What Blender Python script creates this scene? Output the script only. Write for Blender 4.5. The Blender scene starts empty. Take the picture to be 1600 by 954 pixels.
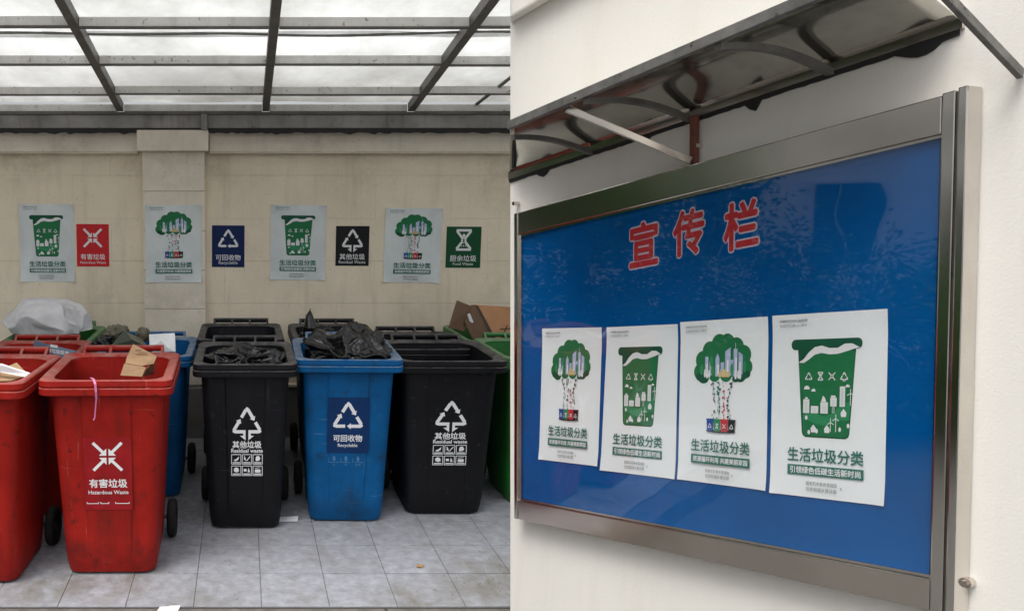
import bpy, bmesh, math, random
from mathutils import Vector, Matrix, noise
R = math.radians
random.seed(7)
scene = bpy.context.scene
col = scene.collection

# ------------------------------------------------------------------ camera
F, PX, PY, HC = 1300.0, 380.0, 477.0, 1.78          # focal length and principal point in photo pixels, eye height
TH = math.atan((PY - 310.0) / F)                    # the horizon of the bin shed lies at y = 310
cam_d = bpy.data.cameras.new('camera')
cam = bpy.data.objects.new('camera', cam_d); col.objects.link(cam)
cam.location = (0, 0, HC); cam.rotation_euler = (R(90) - TH, 0, 0)
cam_d.sensor_width = 36; cam_d.lens = 36 * F / 1600
cam_d.shift_x = (800 - PX) / 1600; cam_d.clip_start = .05; cam_d.clip_end = 1000
scene.camera = cam

# ------------------------------------------------------------------ sky, sun, exposure
SUN_EL, SUN_DIR = 66, Vector((-.62, -.55, 0)).normalized()
w = bpy.data.worlds.new('World'); scene.world = w; w.use_nodes = True
nt = w.node_tree; bg = nt.nodes['Background']
sky = nt.nodes.new('ShaderNodeTexSky'); sky.sky_type = 'NISHITA'; sky.sun_disc = False
sky.sun_elevation = R(SUN_EL); sky.sun_rotation = math.atan2(SUN_DIR.x, SUN_DIR.y)
sky.dust_density = 6; sky.air_density = 1.0; sky.ozone_density = 1.0
hs = nt.nodes.new('ShaderNodeHueSaturation'); hs.inputs['Saturation'].default_value = .22
nt.links.new(sky.outputs[0], hs.inputs['Color']); nt.links.new(hs.outputs[0], bg.inputs['Color'])
bg.inputs['Strength'].default_value = .13
sl = bpy.data.lights.new('sun', 'SUN'); sl.energy = 0.8; sl.angle = R(25); sl.color = (1, .96, .9)
so = bpy.data.objects.new('sun', sl); col.objects.link(so)
so.rotation_euler = (-Vector((SUN_DIR.x * math.cos(R(SUN_EL)), SUN_DIR.y * math.cos(R(SUN_EL)), math.sin(R(SUN_EL))))).to_track_quat('-Z', 'Y').to_euler()
scene.view_settings.view_transform = 'Standard'; scene.view_settings.look = 'None'
scene.view_settings.exposure = 0.97; scene.view_settings.gamma = 1
scene.view_settings.use_curve_mapping = False
scene.cycles.max_bounces = 10; scene.cycles.transparent_max_bounces = 12
scene.cycles.diffuse_bounces = 5; scene.cycles.glossy_bounces = 5

# ------------------------------------------------------------------ helpers
CT, ST = math.cos(TH), math.sin(TH)
CAM = Vector((0, 0, HC))
def ray(u, v):
    dx, dn = u - PX, v - PY
    return Vector((dx, F * CT - dn * ST, -(dn * CT + F * ST)))
def at_z(u, v, z=0.0):
    r = ray(u, v); return CAM + r * ((z - HC) / r.z)
def at_y(u, v, y):
    r = ray(u, v); return CAM + r * (y / r.y)

def link(name, mesh, m=None, parent=None):
    o = bpy.data.objects.new(name, mesh); col.objects.link(o)
    if m is not None and len(mesh.materials) == 0: mesh.materials.append(m)
    if parent is not None: o.parent = parent
    return o
def empty(name, loc=(0, 0, 0), rz=0):
    o = bpy.data.objects.new(name, None); col.objects.link(o)
    o.location = loc; o.rotation_euler = (0, 0, rz); o.empty_display_size = .1
    return o
def tag(o, label=None, cat=None, group=None, kind=None):
    if label: o['label'] = label
    if cat: o['category'] = cat
    if group: o['group'] = group
    if kind: o['kind'] = kind
    return o
class MB:
    def __init__(s): s.v = []; s.f = []
    def poly(s, pts):
        n = len(s.v); s.v += [tuple(p) for p in pts]; s.f.append(tuple(range(n, n + len(pts))))
    def hexa(s, p):          # eight corners: bottom four, top four
        n = len(s.v); s.v += [tuple(q) for q in p]
        s.f += [tuple(n + i for i in f) for f in ((3, 2, 1, 0), (4, 5, 6, 7), (0, 1, 5, 4), (1, 2, 6, 5), (2, 3, 7, 6), (3, 0, 4, 7))]
    def box(s, a, b):
        (x0, y0, z0), (x1, y1, z1) = a, b
        s.hexa([(x0, y0, z0), (x1, y0, z0), (x1, y1, z0), (x0, y1, z0), (x0, y0, z1), (x1, y0, z1), (x1, y1, z1), (x0, y1, z1)])
    def bar(s, p, q, wd, ht, up=(0, 0, 1)):
        p, q, up = Vector(p), Vector(q), Vector(up); d = (q - p).normalized()
        sx = d.cross(up).normalized() * wd / 2; sz = sx.cross(d).normalized() * ht / 2
        s.hexa([p - sx - sz, p + sx - sz, q + sx - sz, q - sx - sz, p - sx + sz, p + sx + sz, q + sx + sz, q - sx + sz])
    def tube(s, pts, rad, seg=10, caps=True):
        pts = [Vector(p) for p in pts]; rings = []
        for i, p in enumerate(pts):
            d = (pts[min(i + 1, len(pts) - 1)] - pts[max(i - 1, 0)]).normalized()
            u = d.cross(Vector((0, 0, 1)))
            if u.length < .05: u = d.cross(Vector((1, 0, 0)))
            u.normalize(); v = d.cross(u); rr = rad[i] if isinstance(rad, (list, tuple)) else rad
            n = len(s.v); rings.append(n)
            s.v += [tuple(p + (u * math.cos(2 * math.pi * k / seg) + v * math.sin(2 * math.pi * k / seg)) * rr) for k in range(seg)]
        s.bridge(rings, seg)
        if caps:
            s.f.append(tuple(rings[0] + k for k in range(seg))); s.f.append(tuple(rings[-1] + seg - 1 - k for k in range(seg)))
    def bridge(s, rings, seg, closed=True):
        for a, b in zip(rings, rings[1:]):
            for k in range(seg if closed else seg - 1):
                k2 = (k + 1) % seg; s.f.append((a + k, b + k, b + k2, a + k2))
    def mesh(s, name, smooth=False, bevel=0, weld=False):
        m = bpy.data.meshes.new(name); m.from_pydata(s.v, [], s.f)
        bm = bmesh.new(); bm.from_mesh(m)
        if weld: bmesh.ops.remove_doubles(bm, verts=bm.verts, dist=1e-5)
        bmesh.ops.recalc_face_normals(bm, faces=bm.faces)
        if bevel:
            bmesh.ops.bevel(bm, geom=list(bm.edges), offset=bevel, segments=2, profile=.6, affect='EDGES', clamp_overlap=True)
        for f in bm.faces: f.smooth = smooth
        bm.to_mesh(m); bm.free(); return m
    def build(s, name, m, parent=None, smooth=False, bevel=0, angle=None):
        me = s.mesh(name, smooth, bevel); o = link(name, me, m, parent)
        if angle is not None: me.set_sharp_from_angle(angle=R(angle))
        return o

# ------------------------------------------------------------------ materials
def node(nt, t, **kw):
    n = nt.nodes.new(t)
    for k, v in kw.items(): setattr(n, k, v)
    return n
def base(name):
    m = bpy.data.materials.new(name); m.use_nodes = True
    return m, m.node_tree, m.node_tree.nodes['Principled BSDF']
def noise_n(nt, scale, detail=6, rough=.6, stretch=None, coord='world'):
    if coord == 'world': src = node(nt, 'ShaderNodeNewGeometry').outputs['Position']
    else: src = node(nt, 'ShaderNodeTexCoord').outputs['Object']
    mp = node(nt, 'ShaderNodeMapping'); nt.links.new(src, mp.inputs['Vector'])
    if stretch: mp.inputs['Scale'].default_value = stretch
    t = node(nt, 'ShaderNodeTexNoise'); t.inputs['Scale'].default_value = scale
    t.inputs['Detail'].default_value = detail; t.inputs['Roughness'].default_value = rough
    nt.links.new(mp.outputs[0], t.inputs['Vector']); return t.outputs['Fac']
def ramp(nt, fac, a, b):
    r = node(nt, 'ShaderNodeMapRange'); r.inputs['From Min'].default_value = a; r.inputs['From Max'].default_value = b
    nt.links.new(fac, r.inputs['Value']); return r.outputs[0]
def mix(nt, fac, a, b, mode='MIX'):
    n = node(nt, 'ShaderNodeMix', data_type='RGBA', blend_type=mode)
    if isinstance(fac, float): n.inputs[0].default_value = fac
    else: nt.links.new(fac, n.inputs[0])
    for i, x in ((6, a), (7, b)):
        if isinstance(x, tuple): n.inputs[i].default_value = (*x, 1)
        else: nt.links.new(x, n.inputs[i])
    return n.outputs[2]
def mul(nt, a, b):
    n = node(nt, 'ShaderNodeMath', operation='MULTIPLY')
    for i, x in ((0, a), (1, b)):
        if isinstance(x, (int, float)): n.inputs[i].default_value = x
        else: nt.links.new(x, n.inputs[i])
    return n.outputs[0]
def bump(nt, p, fac, strength, dist=.01):
    b = node(nt, 'ShaderNodeBump'); b.inputs['Strength'].default_value = strength; b.inputs['Distance'].default_value = dist
    nt.links.new(fac, b.inputs['Height']); nt.links.new(b.outputs[0], p.inputs['Normal'])
def sc3(c, k): return tuple(min(1, x * k) for x in c)
def pmat(name, c, rough=.5, metal=0., var=.15, scale=6., bmp=0., bscale=80., dust=None, streak=None, speck=None, spec=.5, coat=0., island=0., scratch=None):
    m, nt, p = base(name)
    colr = mix(nt, ramp(nt, noise_n(nt, scale), .3, .7), sc3(c, 1 - var), sc3(c, 1 + var))
    if island:
        oi = node(nt, 'ShaderNodeObjectInfo'); colr = mix(nt, mul(nt, oi.outputs['Random'], island), colr, sc3(c, .55))
    if streak:
        f = mul(nt, ramp(nt, noise_n(nt, 9, 8, .65, (1, 1, .12)), .52, .75), streak[1]); colr = mix(nt, f, colr, streak[0])
    if speck:
        f = mul(nt, ramp(nt, noise_n(nt, speck[2], 4, .6), .62, .70), speck[1]); colr = mix(nt, f, colr, speck[0])
    if scratch:
        for st_ in ((70, 70, 3), (4, 4, 90)):
            f = mul(nt, ramp(nt, noise_n(nt, 1, 3, .5, st_), .66, .74), ramp(nt, noise_n(nt, 5, 3, .5), .45, .65)); colr = mix(nt, mul(nt, f, scratch[1]), colr, scratch[0])
    if dust:
        g = node(nt, 'ShaderNodeNewGeometry'); sx = node(nt, 'ShaderNodeSeparateXYZ'); nt.links.new(g.outputs['Normal'], sx.inputs[0])
        f = mul(nt, mul(nt, ramp(nt, sx.outputs['Z'], .35, .9), ramp(nt, noise_n(nt, 14, 8, .7), .30, .62)), dust[1])
        colr = mix(nt, f, colr, dust[0])
    nt.links.new(colr, p.inputs['Base Color'])
    p.inputs['Metallic'].default_value = metal; p.inputs['Specular IOR Level'].default_value = spec
    rr = node(nt, 'ShaderNodeMapRange'); rr.inputs['To Min'].default_value = max(.02, rough - min(.12, rough * .5)); rr.inputs['To Max'].default_value = min(1, rough + .12)
    nt.links.new(noise_n(nt, scale * 2.3), rr.inputs['Value']); nt.links.new(rr.outputs[0], p.inputs['Roughness'])
    if coat: p.inputs['Coat Weight'].default_value = coat
    if bmp: bump(nt, p, noise_n(nt, bscale, 5), bmp)
    return m
M = {}
BROWN = (.06, .05, .04); DUST = (.30, .28, .25)
M['red'] = pmat('red_plastic', (.29, .013, .009), .5, var=.22, scale=5, dust=((.33, .22, .19), .6), streak=((.07, .014, .011), .6), speck=((.05, .015, .015), .7, 23), scratch=((.50, .16, .13), .6), spec=.12, bmp=.12, bscale=40)
M['red_deep'] = pmat('red_sticker', (.265, .010, .013), .5, var=.2, scale=12, speck=((.10, .03, .03), .6, 30), spec=.18)
M['blue'] = pmat('blue_plastic', (.004, .083, .235), .5, var=.2, scale=5, dust=((.28, .30, .30), .75), streak=((.02, .03, .05), .6), speck=((.02, .03, .04), .6, 23), scratch=((.16, .28, .42), .6), spec=.1, bmp=.12, bscale=40)
M['blue_deep'] = pmat('navy_sticker', (.003, .028, .105), .55, var=.15, scale=12, spec=.18)
M['black'] = pmat('black_plastic', (.0042, .0046, .0065), .55, var=.25, scale=5, dust=((.20, .19, .18), .55), streak=((.03, .03, .03), .15), speck=((.06, .06, .06), .25, 30), scratch=((.05, .05, .055), .6), spec=.22, bmp=.12, bscale=40)
M['green'] = pmat('green_plastic', (.012, .14, .018), .5, var=.2, scale=5, dust=((.25, .30, .22), .6), streak=(BROWN, .5), bmp=.12, bscale=40)
def late_stains():
    yr, yb = front_at(174, 898)[1], front_at(540, 816)[1]
    for u, v, r, k in ((118, 778, .035, .95), (222, 775, .05, .95), (165, 775, .07, .9), (150, 880, .13, .8), (225, 860, .12, .8), (115, 860, .1, .7), (40, 890, .15, .7), (20, 785, .04, .95), (200, 690, .06, .4)): stain(M['red'], at_y(u, v, yr - .01), r, (.03, .012, .01), k)
    for u, v, r, k in ((500, 712, .035, .9), (597, 715, .05, .9), (545, 800, .16, .8), (490, 795, .1, .7), (590, 660, .05, .5), (480, 640, .05, .4)): stain(M['blue'], at_y(u, v, yb - .02), r, (.015, .02, .025), k)
    stain(M['red_deep'], at_y(172, 772, yr - .01), .075, (.03, .012, .01), .9)
def wall_stains():
    for u, v, r, k in ((20, 240, .30, .8), (70, 250, .2, .6), (212, 262, .22, .7), (332, 258, .25, .7), (560, 250, .4, .5), (790, 262, .4, .7), (480, 482, .3, .5), (160, 470, .3, .5), (650, 480, .3, .5), (400, 380, .25, .3), (780, 440, .3, .4)): stain(M['wall'], at_y(u, v, WY), r, (.42, .35, .255), k * .75)
    for u, v, r, k in ((270, 260, .3, .5), (240, 470, .25, .5), (300, 480, .2, .5), (500, 222, .3, .6), (100, 225, .3, .6)): stain(M['pillar'], at_y(u, v, WY - .05), r, (.38, .33, .26), k)
M['rubber'] = pmat('rubber', (.014, .013, .013), .85, spec=.2, dust=((.09, .08, .07), .3))
M['hub'] = pmat('wheel_hub', (.05, .045, .04), .6)
M['steel_dark'] = pmat('painted_steel', (.13, .125, .115), .5, var=.25, scale=7, streak=((.05, .04, .03), .6), speck=((.10, .05, .03), .6, 18))
M['beam'] = pmat('gutter_steel', (.27, .26, .25), .5, var=.3, scale=4, streak=((.06, .05, .04), .8), speck=((.08, .07, .06), .5, 20))
M['purlin'] = pmat('pale_steel', (.74, .73, .70), .5, var=.12, scale=9, streak=((.25, .2, .15), .4), speck=((.18, .15, .12), .8, 34))
M['sealant'] = pmat('black_sealant', (.012, .012, .012), .7)
M['pillar'] = pmat('pillar_stone', (.80, .73, .61), .75, var=.06, scale=5, streak=((.45, .41, .35), .35), speck=((.25, .22, .18), .4, 60), bmp=.15, bscale=90, island=.10)
M['wall'] = pmat('cream_slab', (.81, .715, .555), .75, var=.06, scale=3, streak=((.50, .43, .33), .45), speck=((.36, .30, .23), .35, 70), bmp=.15, bscale=110, island=.03)
M['joint'] = pmat('wall_joint', (.62, .55, .44), .9)
M['plinth'] = pmat('plinth_render', (.20, .19, .18), .85, var=.2, scale=6, bmp=.3, bscale=60)
M['tile'] = pmat('floor_tile', (.285, .295, .325), .5, var=.24, scale=19, streak=((.17, .17, .17), .7), speck=((.17, .17, .17), .5, 48), bmp=.15, bscale=60, island=.12)
def stain(m, c, r, colr, amt):
    nt = m.node_tree; p = nt.nodes['Principled BSDF']; src = p.inputs['Base Color'].links[0].from_socket
    d = node(nt, 'ShaderNodeVectorMath', operation='DISTANCE'); nt.links.new(node(nt, 'ShaderNodeNewGeometry').outputs['Position'], d.inputs[0]); d.inputs[1].default_value = c
    nt.links.new(mix(nt, mul(nt, mul(nt, ramp(nt, d.outputs['Value'], r, 0), ramp(nt, noise_n(nt, 7, 9, .72, (1, .5, 1)), .40, .62)), amt), src, colr), p.inputs['Base Color'])
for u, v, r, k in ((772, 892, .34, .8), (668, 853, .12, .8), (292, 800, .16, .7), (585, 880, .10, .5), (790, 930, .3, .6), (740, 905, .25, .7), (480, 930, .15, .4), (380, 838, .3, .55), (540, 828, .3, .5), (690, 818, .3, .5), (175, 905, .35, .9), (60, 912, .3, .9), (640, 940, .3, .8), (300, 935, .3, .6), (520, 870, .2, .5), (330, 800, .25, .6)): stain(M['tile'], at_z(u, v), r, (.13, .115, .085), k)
M['grout'] = pmat('grout', (.10, .10, .10), .9)
M['kerb'] = pmat('kerb_stone', (.12, .105, .09), .85, var=.35, scale=14, bmp=.5, bscale=40)
M['asphalt'] = pmat('concrete_yard', (.10, .099, .096), .9, var=.2, scale=30, bmp=.5, bscale=150)
M['white'] = pmat('white_ink', (.74, .75, .76), .5, var=.03, spec=.18)
M['paper'] = pmat('poster_paper', (.80, .84, .85), .42, var=.015, scale=2, spec=.25)
M['paper_aged'] = pmat('aged_poster_paper', (.65, .70, .70), .38, var=.10, scale=4, bmp=.15, bscale=9, streak=((.45, .49, .49), .4))
M['pgreen_dark'] = pmat('ink_dark_green', (.010, .085, .048), .5, var=.08, spec=.18)
M['pgreen'] = pmat('ink_green', (.018, .165, .065), .5, var=.06, spec=.18)
M['pgreen_mid'] = pmat('ink_mid_green', (.035, .25, .11), .5, var=.06, spec=.18)
M['pteal'] = pmat('ink_teal', (.02, .15, .115), .5, var=.06, spec=.18)
M['ink_light'] = pmat('ink_pale_grey', (.55, .60, .62), .5, var=.05, spec=.18)
M['ink_lav'] = pmat('ink_lavender', (.42, .47, .66), .5, var=.2, scale=30, spec=.18)
M['worn_blue'] = pmat('worn_ink', (.07, .19, .36), .5, var=.4, scale=40, spec=.18)
M['ink_yellow'] = pmat('ink_yellow', (.65, .48, .16), .5, spec=.18)
M['ink_black'] = pmat('ink_black', (.015, .017, .02), .5, spec=.18)
M['ink_grey'] = pmat('ink_grey', (.16, .17, .17), .5, spec=.18)
M['ink_red'] = pmat('ink_red', (.55, .03, .05), .5, spec=.18)
M['ink_blue'] = pmat('ink_blue', (.02, .08, .33), .5, spec=.18)
M['sign_red'] = pmat('sign_red', (.55, .022, .028), .45, var=.05, spec=.18)
M['sign_navy'] = pmat('sign_navy', (.004, .018, .085), .45, var=.05, spec=.18)
M['sign_black'] = pmat('sign_black', (.012, .012, .014), .45, var=.05, spec=.18)
M['sign_green'] = pmat('sign_green', (.008, .075, .03), .45, var=.05, spec=.18)
M['card'] = pmat('cardboard', (.42, .27, .15), .8, var=.12, scale=12, bmp=.1, bscale=60)
M['card_dark'] = pmat('brown_cardboard', (.12, .065, .035), .8, var=.15, scale=12)
M['card_print'] = pmat('cardboard_print', (.05, .03, .02), .7)
M['card_orange'] = pmat('box_cardboard', (.40, .20, .09), .75, var=.10, scale=10)
M['foam'] = pmat('white_foam', (.75, .75, .76), .7)
M['cloth'] = pmat('grey_fabric', (.60, .60, .62), .75, var=.12, scale=10, bmp=.35, bscale=25)
M['khaki'] = pmat('khaki_rag', (.14, .13, .09), .85, var=.3, scale=20, bmp=.5, bscale=40)
M['olive'] = pmat('olive_carton', (.035, .045, .03), .5, var=.2)
M['slate'] = pmat('slate_board', (.11, .16, .23), .6, var=.1)
M['pink'] = pmat('pink_ribbon', (.62, .20, .38), .5)
M['leaf_dry'] = pmat('dry_leaf', (.30, .17, .07), .7)
M['litter'] = pmat('litter_paper', (.68, .68, .70), .7)
M['bag'] = pmat('black_bag', (.004, .004, .005), .13, var=.1, spec=.5, bmp=.10, bscale=18)
M['rwall'] = pmat('painted_wall', (.70, .68, .635), .8, var=.03, scale=1.6, streak=((.60, .56, .49), .35), bmp=.12, bscale=140)
M['panel'] = pmat('blue_backing', (.0008, .084, .285), .6, spec=.0, var=.12, scale=3)
M['title'] = pmat('title_red', (.50, .03, .04), .5, var=.05, spec=.18)
M['title_edge'] = pmat('title_outline', (.58, .53, .62), .5, var=.05, spec=.18)
M['rust'] = pmat('rust_paint', (.16, .05, .035), .6, var=.35, scale=14)
M['bwhite'] = pmat('building_render', (.82, .81, .78), .8, var=.05)
M['frame_w'] = pmat('window_frame_paint', (.7, .7, .7), .5)
M['bark'] = pmat('bark', (.10, .075, .05), .9, var=.3, bmp=.6, bscale=30)
M['foliage'] = pmat('foliage', (.05, .11, .03), .85, var=.7, scale=2, spec=.08)
M['concrete'] = pmat('concrete', (.30, .29, .28), .85, var=.1, bmp=.2)
def brushed(name, c, rough, stretch):
    m, nt, p = base(name)
    g = noise_n(nt, 30, 3, .6, stretch); h = noise_n(nt, 3, 5, .6)
    nt.links.new(mix(nt, ramp(nt, h, .35, .7), sc3(c, .82), c), p.inputs['Base Color'])
    p.inputs['Metallic'].default_value = 1
    rr = node(nt, 'ShaderNodeMapRange'); rr.inputs['To Min'].default_value = rough - .02; rr.inputs['To Max'].default_value = rough + .05
    nt.links.new(g, rr.inputs['Value']); nt.links.new(rr.outputs[0], p.inputs['Roughness'])
    bump(nt, p, noise_n(nt, 2.0, 2, .5), .10, .02); return m
M['steel'] = brushed('stainless_steel', (.74, .68, .62), .13, (1, 1, 25))
M['steel_v'] = brushed('stainless_steel_post', (.76, .72, .67), .11, (25, 25, .8))
M['alu'] = pmat('grimy_edge_strip', (.17, .165, .155), .45, metal=.5, var=.4, scale=14, speck=((.012, .011, .01), .95, 42))
def sheet_mat():
    m = bpy.data.materials.new('frosted_roof_sheet'); m.use_nodes = True; nt = m.node_tree
    nt.nodes.remove(nt.nodes['Principled BSDF']); out = nt.nodes['Material Output']
    dirt_and_shade = mix(nt, mul(nt, ramp(nt, noise_n(nt, 1.3, 9, .68, (1, .6, 1)), .34, .66), .9), (.70, .71, .705), (.33, .335, .315))
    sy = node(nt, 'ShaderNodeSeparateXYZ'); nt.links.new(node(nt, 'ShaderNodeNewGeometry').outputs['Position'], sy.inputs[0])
    dirt_and_shade = mix(nt, mul(nt, mul(nt, ramp(nt, sy.outputs['Y'], 4.9, 6.05), ramp(nt, noise_n(nt, 1.6, 8, .65, (.8, .5, 1)), .22, .62)), .95), dirt_and_shade, (.16, .155, .14))  # shade on the rear sheets painted into the colour, deepening towards the wall
    tr = node(nt, 'ShaderNodeBsdfTranslucent'); nt.links.new(dirt_and_shade, tr.inputs[0])
    df = node(nt, 'ShaderNodeBsdfDiffuse'); df.inputs[0].default_value = (.45, .46, .46, 1)
    gl = node(nt, 'ShaderNodeBsdfGlossy'); gl.inputs['Roughness'].default_value = .18
    a = node(nt, 'ShaderNodeMixShader'); a.inputs[0].default_value = .2
    nt.links.new(tr.outputs[0], a.inputs[1]); nt.links.new(df.outputs[0], a.inputs[2])
    b = node(nt, 'ShaderNodeMixShader'); b.inputs[0].default_value = .06
    nt.links.new(a.outputs[0], b.inputs[1]); nt.links.new(gl.outputs[0], b.inputs[2])
    nt.links.new(b.outputs[0], out.inputs[0]); return m
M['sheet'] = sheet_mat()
def glass_mat(name, tint=(1, 1, 1), ior=1.5, wavy=0., rough=0.0):
    m = bpy.data.materials.new(name); m.use_nodes = True; nt = m.node_tree
    nt.nodes.remove(nt.nodes['Principled BSDF']); out = nt.nodes['Material Output']
    t = node(nt, 'ShaderNodeBsdfTransparent'); t.inputs[0].default_value = (*tint, 1)
    g = node(nt, 'ShaderNodeBsdfGlossy'); g.inputs['Roughness'].default_value = rough
    lw = node(nt, 'ShaderNodeLayerWeight'); lw.inputs['Blend'].default_value = .5
    pw = node(nt, 'ShaderNodeMath', operation='POWER'); nt.links.new(lw.outputs['Facing'], pw.inputs[0]); pw.inputs[1].default_value = 5.0
    fr = node(nt, 'ShaderNodeMapRange'); nt.links.new(pw.outputs[0], fr.inputs['Value']); fr.inputs['To Min'].default_value = (ior - 1) ** 2 / (ior + 1) ** 2
    if wavy:
        b = node(nt, 'ShaderNodeBump'); b.inputs['Strength'].default_value = wavy; b.inputs['Distance'].default_value = .05
        nt.links.new(noise_n(nt, 2.2, 2, .5), b.inputs['Height']); nt.links.new(b.outputs[0], g.inputs['Normal'])
    x = node(nt, 'ShaderNodeMixShader'); nt.links.new(fr.outputs[0], x.inputs[0])
    nt.links.new(t.outputs[0], x.inputs[1]); nt.links.new(g.outputs[0], x.inputs[2]); nt.links.new(x.outputs[0], out.inputs[0])
    return m
M['glass'] = glass_mat('case_glass', (1, 1, 1), 1.72, .07, .022)
def tape_mat():
    m = bpy.data.materials.new('clear_tape'); m.use_nodes = True; nt = m.node_tree
    p = nt.nodes['Principled BSDF']; p.inputs['Base Color'].default_value = (.55, .6, .6, 1); p.inputs['Roughness'].default_value = .15; p.inputs['Alpha'].default_value = .28
    return m
M['tape'] = tape_mat()
M['pane'] = pmat('window_glass', (.03, .04, .045), .08, spec=.8)
M['awning'] = pmat('polished_sheet', (.52, .51, .46), .09, metal=.95, var=.2, scale=4, bmp=.04, bscale=3, streak=((.25, .23, .18), .4))

# ------------------------------------------------------------------ flat print: lettering and pictograms
_tx = {}
def glyphs(body, bold=0.0):
    """triangulated outlines of a line of lettering, centred, in units of its own height"""
    k = (body, bold)
    if k not in _tx:
        c = bpy.data.curves.new('lettering', 'FONT'); c.body = body; c.offset = bold; c.resolution_u = 3
        o = bpy.data.objects.new('lettering', c); col.objects.link(o)
        dg = bpy.context.evaluated_depsgraph_get(); m = bpy.data.meshes.new_from_object(o.evaluated_get(dg))
        vs = [v.co.xy for v in m.vertices]; fs = [tuple(p.vertices) for p in m.polygons]
        x0, x1 = min(v.x for v in vs), max(v.x for v in vs); y0, y1 = min(v.y for v in vs), max(v.y for v in vs)
        cx, cy = (x0 + x1) / 2, (y0 + y1) / 2
        _tx[k] = ([(v.x - cx, v.y - cy) for v in vs], fs, x1 - x0, y1 - y0)
        bpy.data.objects.remove(o); bpy.data.meshes.remove(m); bpy.data.curves.remove(c)
    return _tx[k]
class Print:
    """collects flat shapes in a sheet's own (x, y) coordinates; place() maps them onto the sheet"""
    def __init__(s): s.v = []; s.f = []; s.k = 0
    def poly(s, pts):
        n = len(s.v); s.k += 1; s.v += [(x, y, s.k * 1e-5) for x, y in pts]; s.f.append(tuple(range(n, n + len(pts))))
    def seg(s, p, q, wd):
        d = Vector((q[0] - p[0], q[1] - p[1])); d.normalize(); nx, ny = -d.y * wd / 2, d.x * wd / 2
        s.poly([(p[0] + nx, p[1] + ny), (q[0] + nx, q[1] + ny), (q[0] - nx, q[1] - ny), (p[0] - nx, p[1] - ny)])
    def line(s, pts, wd):
        for a, b in zip(pts, pts[1:]): s.seg(a, b, wd)
    def disc(s, x, y, r, ry=None, n=18):
        s.poly([(x + r * math.cos(2 * math.pi * i / n), y + (ry or r) * math.sin(2 * math.pi * i / n)) for i in range(n)])
    def rect(s, x0, y0, x1, y1): s.poly([(x0, y0), (x1, y0), (x1, y1), (x0, y1)])
    def rrect(s, x0, y0, x1, y1, r, n=5):
        pts = []
        for cx, cy, a in ((x1 - r, y1 - r, 0), (x0 + r, y1 - r, 90), (x0 + r, y0 + r, 180), (x1 - r, y0 + r, 270)):
            pts += [(cx + r * math.cos(R(a + 90 * i / n)), cy + r * math.sin(R(a + 90 * i / n))) for i in range(n + 1)]
        s.poly(pts)
    def text(s, body, x, y, width=None, height=None, bold=0.0):
        vs, fs, w0, h0 = glyphs(body, 0.0)
        sx = width / w0 if width else height / h0; sy = height / h0 if height else sx
        ring_ = [(0, 0)] if bold <= 0 else [(bold * math.cos(k * math.pi / 4), bold * math.sin(k * math.pi / 4)) for k in range(8)]
        for bx_, by_ in ring_:
            n = len(s.v); s.k += 1; s.v += [(x + (a + bx_) * sx, y + (b + by_) * sy, s.k * 1e-5) for a, b in vs]; s.f += [tuple(n + i for i in f) for f in fs]
    def icon(s, kind, x, y, z, thick=.1):
        """the four sorting marks, z = overall size"""
        q = Print()
        if kind == 'hazard':
            for a in (-1, 1):
                for b in (-1, 1):
                    q.seg((.46 * a, .46 * b), (.14 * a, .14 * b), thick)
                    q.poly([(.035 * a, .035 * b), (.27 * a, .035 * b), (.035 * a, .27 * b)])
        elif kind in ('recycle', 'residual'):
            A, B, C = Vector((0, .46)), Vector((.5, -.36)), Vector((-.5, -.36)); i = thick * .5
            def side(P, Q, head=True):
                d = (Q - P).normalized(); nn = Vector((-d.y, d.x)); L = (Q - P).length
                a, b, c, e = P + d * i * .9, P + d * L * .40, P + d * L * .54, Q - d * i * 1.3
                q.seg(a, b, thick)
                if head: q.poly([b + nn * thick * .95, P + d * L * .535, b - nn * thick * .95])
                q.seg(P + d * L * .60, e, thick)
            side(A, B); side(C, A)
            if kind == 'recycle': side(B, C)
            else:
                q.seg(B - Vector((i, 0)), (.05, -.36), thick); q.seg(C + Vector((i, 0)), (-.05, -.36), thick)
                for a in (-1, 1): q.poly([(.05 * a, -.34), (.14 * a, -.34), (.14 * a, -.50), (.25 * a, -.50), (.05 * a, -.66)])
            for P in (A - Vector((0, i * .5)), B + Vector((-i * .7, i * .3)), C + Vector((i * .7, i * .3))): q.disc(P.x, P.y, i, n=12)
        else:
            for b in (-1, 1):
                q.seg((-.36, .46 * b), (.36, .46 * b), thick)
                for a in (-1, 1): q.seg((.34 * a, .43 * b), (.10 * a, .12 * b), thick); q.seg((.10 * a, .14 * b), (.07 * a, 0), thick * .8)
            q.seg((0, .06), (0, .22), thick * .7); q.poly([(-.1, .18), (.1, .18), (0, .32)])
            for a, b in ((0, -.14), (-.1, -.28), (0, -.28), (.1, -.28)): q.disc(a, b, .03, n=8)
        for f in q.f: s.poly([(x + q.v[i][0] * z, y + q.v[i][1] * z) for i in f])
    def place(s, name, m, parent, mapf, off):
        o = parent.location
        me = bpy.data.meshes.new(name); me.from_pydata([tuple(mapf(x, y, off + k) - o) for x, y, k in s.v], [], s.f)
        o = link(name, me, m, parent)
        if len(s.f) > 1: o['kind'] = 'stuff'
        return o

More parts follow.
